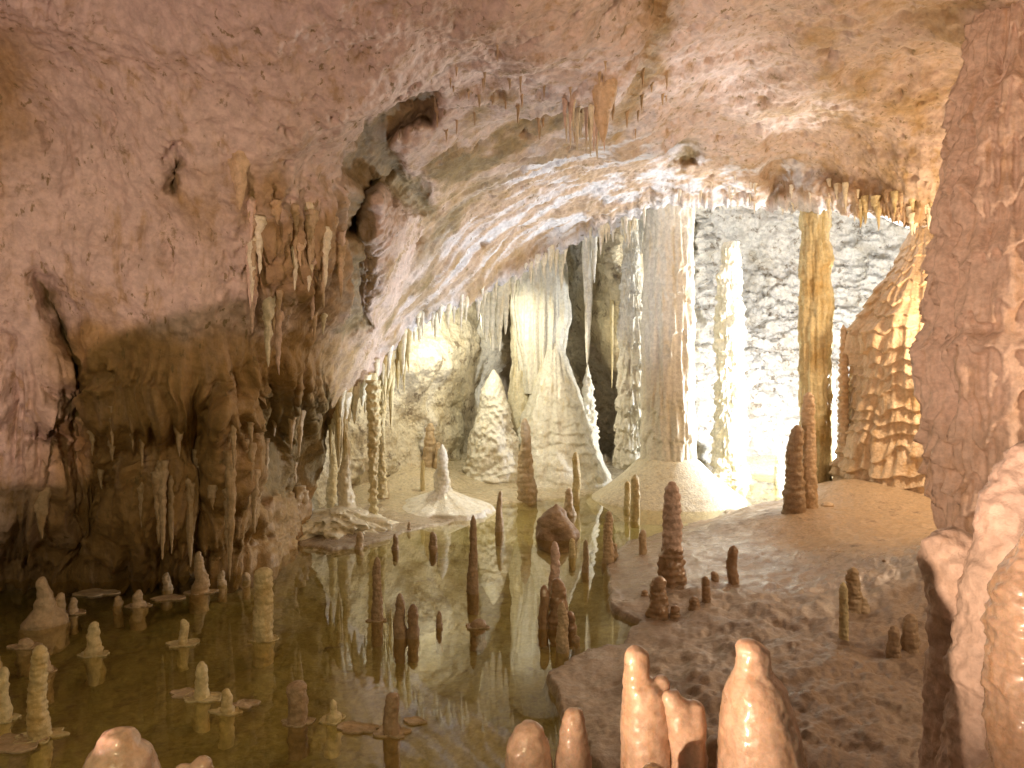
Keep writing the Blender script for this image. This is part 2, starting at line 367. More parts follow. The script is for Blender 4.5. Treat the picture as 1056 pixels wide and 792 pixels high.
S2 = ridged(P * np.array([1.7, 1.7, 0.55]) + 3, 3) * 0.016
S3 = fbm(P * np.array([5.0, 5.0, 2.6]) + 7, 4) * 0.030
S4 = fbm(P * 15 + 2, 3) * 0.014
ddir = np.array(w3(640, 170, 12.5)) - np.array(w3(390, 380, 12.2)); ddir /= np.linalg.norm(ddir)
al = (P @ ddir)[..., None] * ddir
Pan = (P - al) * 7.0 + al * 0.8
S5 = ridged(Pan + 11, 3) * 0.035 * np.concatenate([sstep(380, 470, PX + 0.4 * PY - 40) * sstep(115, 170, PY) * sstep(690, 600, PX), np.zeros((NBACK, len(us)))], 0)
amp = np.ones(P.shape[:2]); amp[-NBACK:] = 0.7
FLZ = np.concatenate([FLU, np.zeros((NBACK, len(us)))], 0)
S6 = (ridged(np.stack([PXe / 13 + 0.5 * noise(P * 1.5), PYe / 190, 0 * PXe + 3], -1), 3) * 0.10 + ridged(np.stack([PXe / 34, PYe / 260, 0 * PXe + 8], -1), 2) * 0.12) * FLZ
band_m = np.concatenate([sstep(380, 470, PX + 0.4 * PY - 40) * sstep(135, 180, PY) * sstep(980, 880, PX), np.zeros((NBACK, len(us)))], 0)
disp = (S1 * (1 - 0.5 * band_m) + S2 + S3 * (1 - 0.5 * band_m) + S4) * amp + S5 + S6
pitn = np.maximum(0, fbm(P * np.array([3.0, 3.0, 1.2]) + 40, 4) - 0.55) * 0.25
disp = disp - pitn
sgn = np.sign((nr * (P - np.array([0, 0, HC]))).sum(-1, keepdims=True)); nr = nr * -sgn      # towards the viewer
P = P + nr * disp[..., None]
SH_P, SH_PX, SH_PY = P[:NVIS], None, None
SH_sx = 528 + SH_P[..., 0] / SH_P[..., 1] * F; SH_sy = 396 - (SH_P[..., 2] - HC) / SH_P[..., 1] * F
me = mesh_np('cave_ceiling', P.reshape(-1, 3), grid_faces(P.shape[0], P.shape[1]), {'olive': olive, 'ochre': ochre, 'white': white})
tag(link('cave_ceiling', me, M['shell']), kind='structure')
def on_shell(px, py):
    d = (SH_sx - px) ** 2 + (SH_sy - py) ** 2
    i = np.unravel_index(np.argmin(d), d.shape); return SH_P[i].copy()

# ------------------------------------------------------------------ inner chamber wall
uc = np.arange(230, 1120, 1.9); vc = np.arange(60, 540, 1.7)
CX, CY = np.meshgrid(uc, vc)
CC = [(230, 60, 15), (230, 540, 11.9), (300, 300, 14), (330, 480, 13.0), (400, 480, 15.0), (400, 400, 15.4), (450, 400, 16.6), (430, 350, 15.6), (450, 470, 17.0), (500, 360, 18.0), (500, 470, 19),
      (400, 60, 15.5), (535, 400, 21.5), (535, 300, 21.0), (485, 430, 18.4), (560, 440, 20.5), (600, 60, 18), (600, 300, 19.5), (625, 260, 17.8), (645, 300, 17.6), (650, 400, 19.5), (620, 440, 21),
      (700, 300, 22), (720, 230, 22.5), (720, 470, 20.5), (800, 230, 23), (800, 350, 22.5), (800, 480, 20.6), (900, 250, 22), (900, 480, 20), (980, 240, 20.5), (1120, 60, 17), (1120, 540, 15), (800, 60, 20), (800, 540, 20), (600, 540, 20)]
CD = tps(CC, CX, CY)
for poly, dz, soft in [([(622, 238), (655, 238), (660, 395), (640, 398), (612, 340)], -1.2, 8), ([(596, 375), (660, 390), (660, 470), (600, 475)], 1.0, 10), ([(515, 320), (545, 320), (548, 470), (520, 440)], 1.2, 6),
                       ([(716, 300), (740, 290), (738, 330), (718, 345)], -0.6, 6), ([(716, 225), (728, 250), (730, 290), (716, 298)], -1.2, 5), ([(640, 420), (720, 420), (735, 480), (640, 480)], -0.8, 10),
                       ([(370, 470), (410, 360), (470, 355), (485, 400), (480, 480), (380, 500)], -0.5, 14)]:
    s = sdf_poly(CX + 5 * noise(np.stack([CX / 14, CY / 14, CX * 0], -1)), CY, poly); CD += dz * sstep(soft, -soft, s)
C = W(CX, CY, CD); n = grid_normals(blur(C, 6)); n *= -np.sign((n * (C - np.array([0, 0, HC]))).sum(-1, keepdims=True))
rough = sstep(560, 700, CX) * 0.85 + 0.15
smooth_tl = sstep(8, -8, sdf_poly(CX, CY, [(612, 225), (660, 225), (662, 395), (640, 400), (600, 350)]))
rough *= 1 - 0.7 * smooth_tl
dc = fbm(C * 0.6 + 2, 4) * 0.3 + rough * (fbm(C * np.array([1.4, 1.4, 2.2]) + 9, 6, gain=0.62) * 0.24 + ridged(C * 3.3, 4, gain=0.65) * 0.06 + np.abs(fbm(C * 6 + 3, 4, gain=0.65)) * 0.10) + (1 - rough) * fbm(C * 4, 4) * 0.04
C = C + n * dc[..., None]
cn = fbm(C * 1.3 + 50, 5)
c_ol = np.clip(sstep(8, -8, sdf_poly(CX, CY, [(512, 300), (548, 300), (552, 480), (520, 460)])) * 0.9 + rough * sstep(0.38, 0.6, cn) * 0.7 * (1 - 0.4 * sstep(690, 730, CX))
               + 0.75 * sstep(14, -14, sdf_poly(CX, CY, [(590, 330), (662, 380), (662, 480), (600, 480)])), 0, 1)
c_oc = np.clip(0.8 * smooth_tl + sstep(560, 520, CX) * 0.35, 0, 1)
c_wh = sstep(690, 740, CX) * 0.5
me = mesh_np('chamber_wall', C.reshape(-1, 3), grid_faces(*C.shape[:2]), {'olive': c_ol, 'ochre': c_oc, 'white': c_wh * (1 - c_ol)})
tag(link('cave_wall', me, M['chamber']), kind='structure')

# ------------------------------------------------------------------ ground, pool bed and water
def gpt(px, py): Y = YG(py); return ((px - 528) / F * Y, Y)
WATER = [(-900, 1500), (560, 1500), (610, 820), (600, 792), (578, 745), (556, 697), (600, 678), (640, 662), (656, 645), (630, 634), (624, 612), (624, 585), (640, 560), (690, 546), (745, 530), (752, 512),
         (690, 500), (640, 503), (600, 512), (560, 517), (505, 522), (480, 534), (455, 543), (420, 549), (400, 556), (370, 566), (340, 570), (310, 563), (300, 560), (296, 550), (200, 560), (-900, 560)]
POOL2 = [(745, 523), (770, 528), (815, 522), (822, 500), (800, 490), (760, 492), (735, 500), (728, 512)]
WP = [gpt(*p) for p in WATER]; P2 = [gpt(*p) for p in POOL2]
gy = np.concatenate([np.linspace(424, 470, 22, endpoint=False), np.arange(470, 806, 1.5), np.linspace(810, 1450, 60)]); gx = np.concatenate([np.linspace(-420, -8, 30), np.arange(-4, 1062, 2.0), np.linspace(1068, 1500, 30)])
GX, GY = np.meshgrid(gx, gy[::-1]); Yg = YG(GY); Xg = (GX - 528) / F * Yg
wobx = 0.10 * fbm(np.stack([Xg * 1.5, Yg * 1.5, 0 * Xg], -1), 4)
woby = 0.10 * fbm(np.stack([Xg * 1.5, Yg * 1.5, 0 * Xg + 7], -1), 4)
d1 = sdf_poly(Xg + wobx, Yg + woby, WP); d2 = sdf_poly(Xg + wobx, Yg + woby, P2); dw = np.minimum(d1, d2)
G3 = np.stack([Xg, Yg, 0 * Xg], -1)
def idw(ctrl, X, Y, p=3.0):
    num = 0; den = 0
    for x, y, v in ctrl:
        w = 1 / (((X - x) ** 2 + (Y - y) ** 2) + 0.25) ** (p / 2); num = num + w * v; den = den + w
    return num / den
hill = idw([(-10, 5, 0.02), (0, 3, 0.10), (1, 5, 0.08), (2.5, 4, 0.16), (3.2, 6, 0.12), (1.2, 7, 0.06), (1.8, 9, 0.03), (3, 8.5, 0.05), (2.5, 10.5, 0.03), (3.8, 9.6, 0.14), (4.6, 9.2, 0.40), (4.6, 10.8, 0.50),
            (5.6, 8, 0.65), (6, 12, 0.8), (4.4, 12.4, 0.30), (3.3, 12.5, 0.03), (9, 10, 1.2), (2, 13, 0.0), (1, 16, 0.04), (4, 18, 0.04), (4.4, 15, 0.05), (-1, 15, 0.04), (-3.4, 14.8, 0.6), (-2.5, 15.4, 0.68), (-1.8, 15.3, 0.66), (-1.9, 14.2, 0.12), (-2.8, 13.8, 0.2), (-0.5, 15.4, 0.12), (-2, 18, 0.8), (0.5, 18.5, 0.08), (-3.4, 12.2, 0.10),
            (-6, 13, 0.6), (8, 20, 0.3), (-8, 24, 1.0), (6, 4, 0.4), (10, 4, 0.8), (0, 26, 0.1), (8, 24, 0.4), (3, 20, 0.03), (1.4, 10.5, 0.03), (-2.2, 11.9, 0.03), (-1.4, 13.0, 0.03)], Xg, Yg)
muddy = sstep(9.2, 7.5, Yg) * sstep(-1.0, 0.2, Xg)
zl = hill + 0.035
zl = zl + muddy * (fbm(G3 * 2.4 + 3, 5, gain=0.6) * 0.06 - 0.06 * np.maximum(0, fbm(G3 * 5.5 + 13, 3) - 0.42) - 0.05 * np.maximum(0, ridged(G3 * 1.6 + 21, 2) - 1.15))
zl = zl + (1 - muddy) * (fbm(G3 * 2.2 + 1, 4) * 0.018 + fbm(G3 * 7 + 5, 3) * 0.008)
wetflat = sstep(11.8, 10.6, Yg) * sstep(7.6, 8.6, Yg) * sstep(0.3, 1.0, Xg)
zl = zl + wetflat * (fbm(G3 * 9 + 5, 3) * 0.012)
lip = sstep(0.0, 0.05, dw)
zl = 0.018 + (zl - 0.018) * np.maximum(sstep(0.0, 0.9, dw), 0.55 * muddy)
zb = -0.10 - 0.14 * sstep(0, 1.2, -dw) + fbm(G3 * 1.1 + 8, 5) * 0.06 + fbm(G3 * 5 + 8, 3) * 0.015
Z = zb * (1 - lip) + np.maximum(zl, 0.012) * lip
land = lip
far = sstep(9.8, 11.3, Yg)
cream = np.clip(sstep(11.6, 13.2, Yg + 0.5 * fbm(G3 + 4, 3)) * 0.9 * land, 0, 1)
flow = sstep(3.2, 4.2, Xg + 0.3 * (Yg - 10) + 0.3 * fbm(G3, 3)) * sstep(8.2, 8.9, Yg) * sstep(13.8, 12.8, Yg) * land
cream = np.clip(cream - flow, 0, 1)
wet = land * np.clip(0.35 + 0.65 * sstep(7.4, 8.4, Yg + 0.5 * fbm(G3 * 0.8 + 6, 3)) + 0.3 * sstep(0.1, 0.5, fbm(G3 * 1.2 + 70, 3)), 0, 1) * (1 - 0.55 * flow)
GP = np.stack([Xg, Yg, Z], -1)
me = mesh_np('ground', GP.reshape(-1, 3), grid_faces(*GP.shape[:2]), {'cream': cream, 'flow': flow, 'wet': wet, 'bed': 1 - land})
tag(link('ground', me, M['ground']), kind='structure')
def ground_z(x, y):
    d = (Xg - x) ** 2 + (Yg - y) ** 2; i = np.unravel_index(np.argmin(d), d.shape); return float(Z[i])
wv = [(-16, 0.4, 0), (16, 0.4, 0), (16, 26, 0), (-16, 26, 0)]
me = bpy.data.meshes.new('water'); me.from_pydata(wv, [], [(0, 1, 2, 3)]); tag(link('water', me, M['water']), kind='structure')

# ------------------------------------------------------------------ dripstone generators
def prof_at(prof, t):
    p = np.array(prof, float); return np.interp(t, p[:, 0], p[:, 1])
def speleo(prof, H, seed=0, nth=48, nz=90, z0=0.0, ring=(0, 1), flute=(0, 6, 0.6), tier=(0, 0.4, 0.1), lump=(0.06, 3.0), lean=(0, 0), wob=(0, 1.0), top='round', fine=0.0, oval=1.0):
    """radii in metres along height H; z from z0; returns V, Q"""
    t = np.linspace(0, 1, nz)
    if top == 'round': t = 1 - (1 - t) ** 1.25
    th = np.linspace(0, 2 * math.pi, nth, endpoint=False)
    T, TH = np.meshgrid(t, th, indexing='ij')
    z = z0 + (H - z0) * T; R = prof_at(prof, T); rm = max(p[1] for p in prof)
    cx, sy = np.cos(TH), np.sin(TH)
    so = seed * 7.31
    q = np.stack([cx * R + so, sy * R + so * 0.7, z + so], -1)
    L = np.zeros_like(R)
    if ring[0]: L += ring[0] * np.sin(2 * math.pi * (z / ring[1] + 0.35 * noise(q * 1.2 / max(rm, .05) * 0.3)) + 1.5 * noise(np.stack([z / ring[1] * 0.5, 0 * z + so, 0 * z], -1)))
    if flute[0]: L += flute[0] * (ridged(np.stack([cx * flute[1] / 3, sy * flute[1] / 3, z * flute[2] + so], -1), 2) - 0.5)
    if tier[0]:
        wv = ridged(np.stack([cx * 2.2 + so, sy * 2.2, z * 0.8], -1), 2) * tier[2] + 0.8 * tier[2] * noise(np.stack([cx * 6 + so, sy * 6, z * 0.3], -1))
        ph = (z + wv) / tier[1] + 0.6 * noise(np.stack([0 * z + so, z / tier[1] * 0.4, cx * .4], -1)); fr = ph - np.floor(ph)
        L += tier[0] * (np.clip(1 - fr, 0, 1) ** 1.5 * sstep(0, 0.10, fr) - 0.4)
    L += lump[0] * fbm(q * lump[1] / max(rm, 0.02) * 0.5, 3)
    if fine: L += fine * fbm(q * 30 * (0.1 / max(rm, .02)), 3)
    R2 = R + rm * L * np.clip(R / rm * 1.6, 0, 1)
    R2 = np.maximum(R2, 0.001)
    ox = lean[0] * T + wob[0] * noise(np.stack([z / wob[1] + so, 0 * z, 0 * z], -1)); oy = lean[1] * T + wob[0] * noise(np.stack([z / wob[1] + so, 0 * z + 5, 0 * z], -1))
    V = np.stack([cx * R2 + ox, sy * R2 * oval + oy, z], -1).reshape(-1, 3)
    Q = grid_faces(nz, nth, True)
    # close the two ends with a centre fan written as degenerate-free quads
    V = np.concatenate([V, [[ox[0, 0], oy[0, 0], z[0, 0]], [ox[-1, 0], oy[-1, 0], z[-1, 0] + (0.25 * R2[-1].mean() if top == 'round' else 0)]]])
    nb, ntp = len(V) - 2, len(V) - 1; base = (nz - 1) * nth
    F1 = [(base + i, base + (i + 1) % nth, ntp) for i in range(nth)] + [((i + 1) % nth, i, nb) for i in range(nth)]
    return V, Q, F1
def build(name, VQF, m, parent=None, loc=None):
    V, Q, F1 = VQF
    me = bpy.data.meshes.new(name); nq = len(Q); nt3 = len(F1)
    me.vertices.add(len(V)); me.vertices.foreach_set('co', np.asarray(V, np.float32).ravel())
    loops = np.concatenate([Q.ravel(), np.array(F1).ravel()]).astype(np.int32)
    me.loops.add(len(loops)); me.loops.foreach_set('vertex_index', loops)
    me.polygons.add(nq + nt3); me.polygons.foreach_set('loop_start', np.concatenate([np.arange(nq) * 4, nq * 4 + np.arange(nt3) * 3]).astype(np.int32))
    me.update(calc_edges=True); me.polygons.foreach_set('use_smooth', np.ones(nq + nt3, bool)); me.validate(); me.update()
    return link(name, me, m, parent, loc)
def empty(name, loc):
    o = bpy.data.objects.new(name, None); COL.objects.link(o); o.location = loc; o.empty_display_size = 0.1; return o
def round_top(prof_px, frac):               # list of (t, r) closed with a rounded tip over the last frac
    t0 = 1 - frac; r0 = np.interp(t0, [p[0] for p in prof_px], [p[1] for p in prof_px])
    out = [p for p in prof_px if p[0] < t0 - 1e-6] + [(t0, r0)]
    for k in (0.25, 0.5, 0.7, 0.85, 0.95, 1.0):
        out.append((t0 + frac * k, r0 * math.sqrt(max(0.0, 1 - k * k)) + 0.0005))
    return out

def raft(r, seed, thick=0.012, sx=1.5, sy=1.0):      # thin calcite shelf grown at the water line
    n = 40; th = np.linspace(0, 2 * math.pi, n, endpoint=False); o = seed * 3.7
    rr = r * (1 + 0.45 * fbm(np.stack([np.cos(th) * 1.3 + o, np.sin(th) * 1.3, 0 * th + o], -1), 3))
    rings = []
    for k, zz in ((0.30, 0.012), (0.70, 0.004), (0.93, 0.006), (0.985, 0.017), (1.0, 0.012), (0.97, -0.004), (0.6, -0.02), (0.3, -0.03)):
        rings.append(np.stack([np.cos(th) * rr * k * sx, np.sin(th) * rr * k * sy, zz + 0 * th + 0.003 * noise(np.stack([np.cos(th) * 3 + o, np.sin(th) * 3, 0 * th], -1))], -1))
    V = np.concatenate(rings); Q = grid_faces(len(rings), n, True)
    V = np.concatenate([V, [[0, 0, 0.012], [0, 0, -0.03]]])
    m_ = len(rings); F1 = [((i + 1) % n, i, m_ * n) for i in range(n)] + [((m_ - 1) * n + i, (m_ - 1) * n + (i + 1) % n, m_ * n + 1) for i in range(n)]
    return V, Q, F1

def stalagmite(px, by, ty, wb, wt, m, label, group, z0=None, seed=None, raftw=0, ringa=0.022, tip=0.18, lean=0, name='stalagmite', skirt=1.0, lumpa=0.16, hi=False):
    """by/ty: rows of foot and tip in the photograph; wb/wt half widths in px"""
    seed = seed if seed is not None else int(px * 3 + by)
    if z0 is None:
        Y = YG(by); x = (px - 528) / F * Y; z = ground_z(x, Y)
        if z > 0:
            Y = YG(by, z); x = (px - 528) / F * Y; z = ground_z(x, Y); Y = YG(by, z); x = (px - 528) / F * Y
        else: z = 0.0
    else: z = z0; Y = YG(by, z); x = (px - 528) / F * Y
    H = (by - ty) / F * Y; rb = wb / F * Y; rt = wt / F * Y
    sink = -0.12 if z > 0.001 else -0.28
    prof = round_top([(0, rb * skirt), (max(0.02, -sink / (H - sink)), rb * skirt), (-sink / (H - sink) + 0.10, rb), (0.6, rb * 0.45 + rt * 0.55), (1, rt)], tip)
    big = (by - ty) > 60 or hi
    VQF = speleo(prof, H, seed, 40 if big else 28, 90 if big else 46, z0=sink, ring=(ringa, max(0.03, rb * 0.55)), lump=(lumpa, 2.6), wob=(rb * 0.35, H * 0.5 + 0.05), lean=(lean / F * Y, 0), fine=0.03)
    if raftw:
        o = empty(name, (x, Y, z)); build('shaft', VQF, M[m], o)
        build('calcite_rim', raft(raftw * 0.68 / F * Y, seed), M['ochre' if m in ('brown', 'ochre', 'wetbrown') else m], o)
    else:
        o = build(name, VQF, M[m], None, (x, Y, z))
    return tag(o, label, 'stalagmite', group)

def stalactite(px, ty, by, w, m, label, group, Y=None, name='stalactite', seed=0, lumpa=0.15, shape=None, at=None):
    if Y is None:
        p = on_shell(px, ty) if at is None else at; Y = p[1]; x, z = p[0], p[2]
        Y = Y + 0.02
    else: x, _, z = w3(px, ty, Y)
    L = (by - ty) / F * Y; r = w / F * Y; emb = 0.12 + r
    prof = shape or [(0, r * 1.5), (emb / (L + emb), r * 1.15), (0.45, r * 0.8), (0.8, r * 0.42), (0.95, r * 0.22), (1, r * 0.08)]
    if shape: prof = [(t, rr * r) for t, rr in shape]
    V, Q, F1 = speleo(prof, L + emb, seed, 14 if w < 4 else 26, 26 if w < 4 else 60, lump=(lumpa, 1.6), wob=(r * 0.3, L * 0.5 + .05), flute=(0.12, 5, 0.4), fine=0.03)
    V = V.copy(); V[:, 2] = emb - V[:, 2]
    Q = Q[:, ::-1]; F1 = [f[::-1] for f in F1]
    o = build(name, (V, Q, F1), M[m], None, (x, Y, z)); return tag(o, label, 'stalactite', group)

# ------------------------------------------------------------------ big dripstone of the inner chamber
def column(px, py_top, py_base, Y, prof_px, m, name, label, parts=None, cat='stone column', group=None, nth=120, nz=420, top='flat', **kw):
    x, _, zb = w3(px, py_base, Y); zt = HC - (py_top - 396) / F * Y; s = Y / F
    H = zt - zb
    prof = [(t, r * s) for t, r in prof_px]
    o = empty(name, (x, Y, zb))
    build('shaft', speleo(prof, H, nth=nth, nz=nz, z0=-0.15, top=top, **kw), M[m], o)
    for (nm, pr, hh, mm, k2) in (parts or []):
        build(nm, speleo([(t, r * s) for t, r in pr], hh * s, z0=-0.6, nth=110, nz=110, top='flat', **k2), M[mm], o)
    tag(o, label, cat, group); return o
# the thick white pillar on its smooth mound
o = column(689, 200, 474, 15.0, [(0, 27), (0.3, 25.5), (0.6, 25), (0.85, 24), (1, 26)], 'white', 'flowstone_column', 'thickest pale fluted pillar standing on a smooth cream mound beside the pool',
           parts=[],
           seed=3, flute=(0.09, 9, 0.35), tier=(0.07, 0.9, 0.35), lump=(0.03, 2.0), fine=0.012)
sq = 15.0 / F
build('pedestal', speleo([(0, 96 * sq), (0.25, 84 * sq), (0.35, 76 * sq), (0.5, 62 * sq), (0.7, 45 * sq), (0.9, 32 * sq), (1, 22 * sq)], 0.12, 31, 130, 120, z0=-1.3, lump=(0.02, 2.5), fine=0.01, top='flat'), M['cream'], o)
column(651, 225, 476, 16.2, [(0, 18), (0.12, 15), (0.4, 12.5), (0.6, 12), (0.75, 9), (0.9, 7), (1, 9)], 'white', 'ringed_column', 'ringed knobbly pale column just left of the thickest fluted pillar', seed=8,
       tier=(0.22, 0.52, 0.22), flute=(0.10, 8, 0.5), lump=(0.12, 2.0), fine=0.03)
column(753, 250, 492, 18.3, [(0, 22), (0.05, 16), (0.3, 14), (0.6, 13.5), (0.85, 11), (1, 7)], 'white', 'lumpy_column', 'lumpy white column rising from the mirror pool right of the thickest pillar', seed=9,
       tier=(0.12, 0.45, 0.2), flute=(0.06, 8, 0.5), lump=(0.22, 3.0), fine=0.04)
column(841, 205, 520, 13.6, [(0, 14), (0.1, 13), (0.45, 13.5), (0.68, 15), (0.72, 13.5), (0.82, 14), (0.86, 11.5), (1, 13.5)], 'yellow', 'tall_column', 'slender yellowish column reaching the ceiling against the bright white wall', seed=12, nth=90,
       tier=(0.10, 0.62, 0.10), flute=(0.22, 9, 0.45), lump=(0.10, 2.0), fine=0.03)
column(870, 335, 516, 13.0, [(0, 6.5), (0.3, 5.5), (0.8, 4.2), (0.97, 3), (1, 1)], 'flow', 'thin_column', 'thin knobbly brown spire just right of the slender yellowish column', cat='stalagmite', seed=14, nth=36, nz=160, ring=(0.12, 0.12), lump=(0.2, 3.0), fine=0.04, wob=(0.04, 0.9), top='round')
# white draped stalagnate: hanging curtain over a huge white cone
x, _, z = w3(561, 268, 17.2)
s = 17.2 / F
o = empty('draped_column', w3(572, 486, 17.2))
def part_rel(name, root, VQF, m, dx=0, dy=0, dz=0):
    c = build(name, VQF, M[m], root); c.location = (dx, dy, dz); return c
part_rel('cone_base', o, speleo([(0, 60 * s), (0.1, 52 * s), (0.3, 40 * s), (0.6, 25 * s), (0.85, 13 * s), (0.97, 5 * s), (1, 1 * s)], 140 * s, 21, 130, 170, z0=-0.3, lump=(0.07, 3.5), tier=(0.025, 0.3, 0.15), fine=0.015, flute=(0.05, 9, 0.5)), 'white')
part_rel('curtain', o, speleo([(0, 15 * s), (0.2, 19 * s), (0.55, 27 * s), (0.8, 25 * s), (1, 20 * s)], 226 * s, 22, 140, 240, z0=80 * s, flute=(0.22, 12, 0.18), lump=(0.06, 2), fine=0.012, top='flat', oval=0.6), 'white', -14 * s, 0.1)
part_rel('left_pillar', o, speleo([(0, 17 * s), (0.3, 15 * s), (0.55, 10 * s), (1, 12 * s)], 222 * s, 23, 70, 200, z0=-0.3, flute=(0.16, 8, 0.2), lump=(0.1, 2), fine=0.012, top='flat'), 'cream', -33 * s, 0.35).name = 'side_pillar'
tag(o, 'white draped column whose curtain pours onto a broad white cone', 'stone column')
o = build('stalagmite', speleo([(0, 36 * s), (0.1, 29 * s), (0.4, 24 * s), (0.8, 13 * s), (0.95, 5 * s), (1, 1 * s)], 105 * s, 41, 100, 140, z0=-0.4, tier=(0.07, 0.22, 0.12), lump=(0.12, 3.5), fine=0.03), M['white'], None, w3(509, 490, 16.6))
tag(o, 'broad lumpy white cone left of the draped white column', 'stalagmite')
o = build('stalagmite', speleo([(0, 12 * s), (0.3, 10.5 * s), (0.6, 7 * s), (0.9, 3.5 * s), (1, 0.8 * s)], 92 * s, 43, 60, 160, z0=-0.4, ring=(0.03, 0.16), lump=(0.30, 3.2), fine=0.05), M['white'], None, w3(606, 466, 17.6))
tag(o, 'knobbly stalagmite directly under the longest white stalactite', 'stalagmite')

# right flowstone mound (tiers) and its buttress
s = 12.6 / F
o = empty('flowstone_mound', w3(955, 520, 12.6))
part_rel('tiered_body', o, speleo([(0, 122 * s), (0.05, 94 * s), (0.11, 82 * s), (0.22, 77 * s), (0.45, 71 * s), (0.62, 67 * s), (0.75, 52 * s), (0.84, 36 * s), (1, 8 * s)], 292 * s, 51, 300, 380, z0=-0.3, tier=(0.042, 0.27, 0.12), flute=(0.03, 22, 0.35), lump=(0.09, 4), fine=0.012), 'flow')
part_rel('spike', o, speleo([(0, 6 * s), (0.6, 4 * s), (1, 0.5 * s)], 26 * s, 52, 24, 30, lump=(0.2, 2)), 'flow', -24 * s, -0.25, 196 * s)
tag(o, 'orange tiered flowstone mound right of the thin brown spire', 'flowstone')

# foreground right column
s = 7.6 / F
o = empty('flowstone_column', w3(1058, 558, 7.6))
part_rel('shaft', o, speleo([(0, 60 * s), (0.05, 78 * s), (0.2, 88 * s), (0.268, 95 * s), (0.285, 86 * s), (0.453, 75 * s), (0.58, 62 * s), (0.706, 42 * s), (0.85, 44 * s), (1, 60 * s)], 790 * s, 61, 300, 640, z0=-0.2, tier=(0.10, 0.55, 0.32), flute=(0.09, 14, 0.35), lump=(0.09, 3.4), fine=0.014, top='flat'), 'pink')
tag(o, 'huge pinkish tiered pillar filling the right edge up to the ceiling', 'stone column')

# ------------------------------------------------------------------ blobby foreground dripstone
def blob(name, root_loc, tubes, voxel, m, disp=(0.006, 9), parent=None, seed=0):
    V = []; Fc = []
    for pts in tubes:                        # each: list of (x, y, z, r)
        pts = np.array(pts, float); n = 20
        tt = np.linspace(0, 1, 10 * (len(pts) - 1) + 1) * (len(pts) - 1)
        C_ = np.stack([np.interp(tt, np.arange(len(pts)), pts[:, i]) for i in range(4)], -1)
        th = np.linspace(0, 2 * math.pi, n, endpoint=False)
        rings = []
        r0 = C_[0]; r1 = C_[-1]
        for c in C_: rings.append(np.stack([c[0] + np.cos(th) * c[3], c[1] + np.sin(th) * c[3], c[2] + 0 * th], -1))
        for k in (0.4, 0.7, 0.9, 0.98):
            rings.append(np.stack([r1[0] + np.cos(th) * r1[3] * math.sqrt(1 - k * k), r1[1] + np.sin(th) * r1[3] * math.sqrt(1 - k * k), r1[2] + r1[3] * k * 0.8 + 0 * th], -1))
        b = sum(len(v) for v in V); R_ = np.concatenate(rings); V.append(R_)
        Fc += [tuple(b + np.array(f)) for f in grid_faces(len(rings), n, True)]
        Fc.append(tuple(b + i for i in range(n - 1, -1, -1))); Fc.append(tuple(b + (len(rings) - 1) * n + i for i in range(n)))
    V = np.concatenate(V)
    tmp = bpy.data.meshes.new('tmp'); tmp.from_pydata(V.tolist(), [], [tuple(int(i) for i in f) for f in Fc])
    to = bpy.data.objects.new('tmp', tmp); COL.objects.link(to)
    r = to.modifiers.new('r', 'REMESH'); r.mode = 'VOXEL'; r.voxel_size = voxel
    sm = to.modifiers.new('s', 'SMOOTH'); sm.iterations = 6; sm.factor = 0.5
    dg = bpy.context.evaluated_depsgraph_get(); me = bpy.data.meshes.new_from_object(to.evaluated_get(dg))
    bpy.data.objects.remove(to); bpy.data.meshes.remove(tmp)
    nv = len(me.vertices); co = np.empty(nv * 3, np.float32); no = np.empty(nv * 3, np.float32)
    me.vertices.foreach_get('co', co); me.vertices.foreach_get('normal', no); co = co.reshape(-1, 3).astype(float); no = no.reshape(-1, 3)
    d = fbm(co * disp[1] + seed, 3) * disp[0] + fbm(co * disp[1] * np.array([2.5, 2.5, 4.5]) + seed + 5, 3) * disp[0] * 0.45
    co = co + no * d[:, None]
    me.vertices.foreach_set('co', co.astype(np.float32).ravel()); me.polygons.foreach_set('use_smooth', np.ones(len(me.polygons), bool)); me.name = name; me.update()
    o = link(name, me, M[m], parent, root_loc); return o
def fg(label, tubes_px, Y, m, name='stalagmite', voxel=0.009, cat='stalagmite', group=None, disp=(0.007, 9), caps=None, seed=0):
    """tubes_px: lists of (px, py, halfwidth px[, dY]); root at first point"""
    p0 = tubes_px[0][0]; root = w3(p0[0], p0[1], Y)
    tb = []
    for tube in tubes_px:
        t = []
        for q in tube:
            dY = q[3] if len(q) > 3 else 0.0
            x, y, z = w3(q[0], q[1], Y + dY); t.append((x - root[0], y - root[1], z - root[2], 1.15 * q[2] / F * (Y + dY)))
        tb.append(t)
    o = blob(name, root, tb, voxel, m, disp, seed=seed)
    return tag(o, label, cat, group)
FG = 'wet stalagmites standing in the foreground'
fg('stout brown-capped stalagmite, leftmost of the foreground row right of centre', [[(546, 1010, 42), (546, 900, 30), (546, 800, 22), (545, 768, 20), (545, 758, 15)]], 2.9, 'waxy', group=FG, seed=1)
fg('smooth pale finger stalagmite right of the brown-capped one in the foreground', [[(592, 1010, 40), (591, 850, 22), (591, 790, 17), (591, 758, 13), (592, 738, 9.5)]], 2.9, 'waxy', group=FG, seed=2)
fg('tall two-stepped stalagmite with a narrow neck in the foreground middle', [[(667, 1060, 50), (668, 900, 30), (668, 800, 24), (666, 745, 22), (664, 716, 19)], [(664, 740, 18), (658, 715, 13), (656, 694, 12), (657, 677, 11.5)], [(672, 740, 16), (680, 712, 9), (681, 703, 8)]], 2.6, 'waxy', group=FG, seed=3)
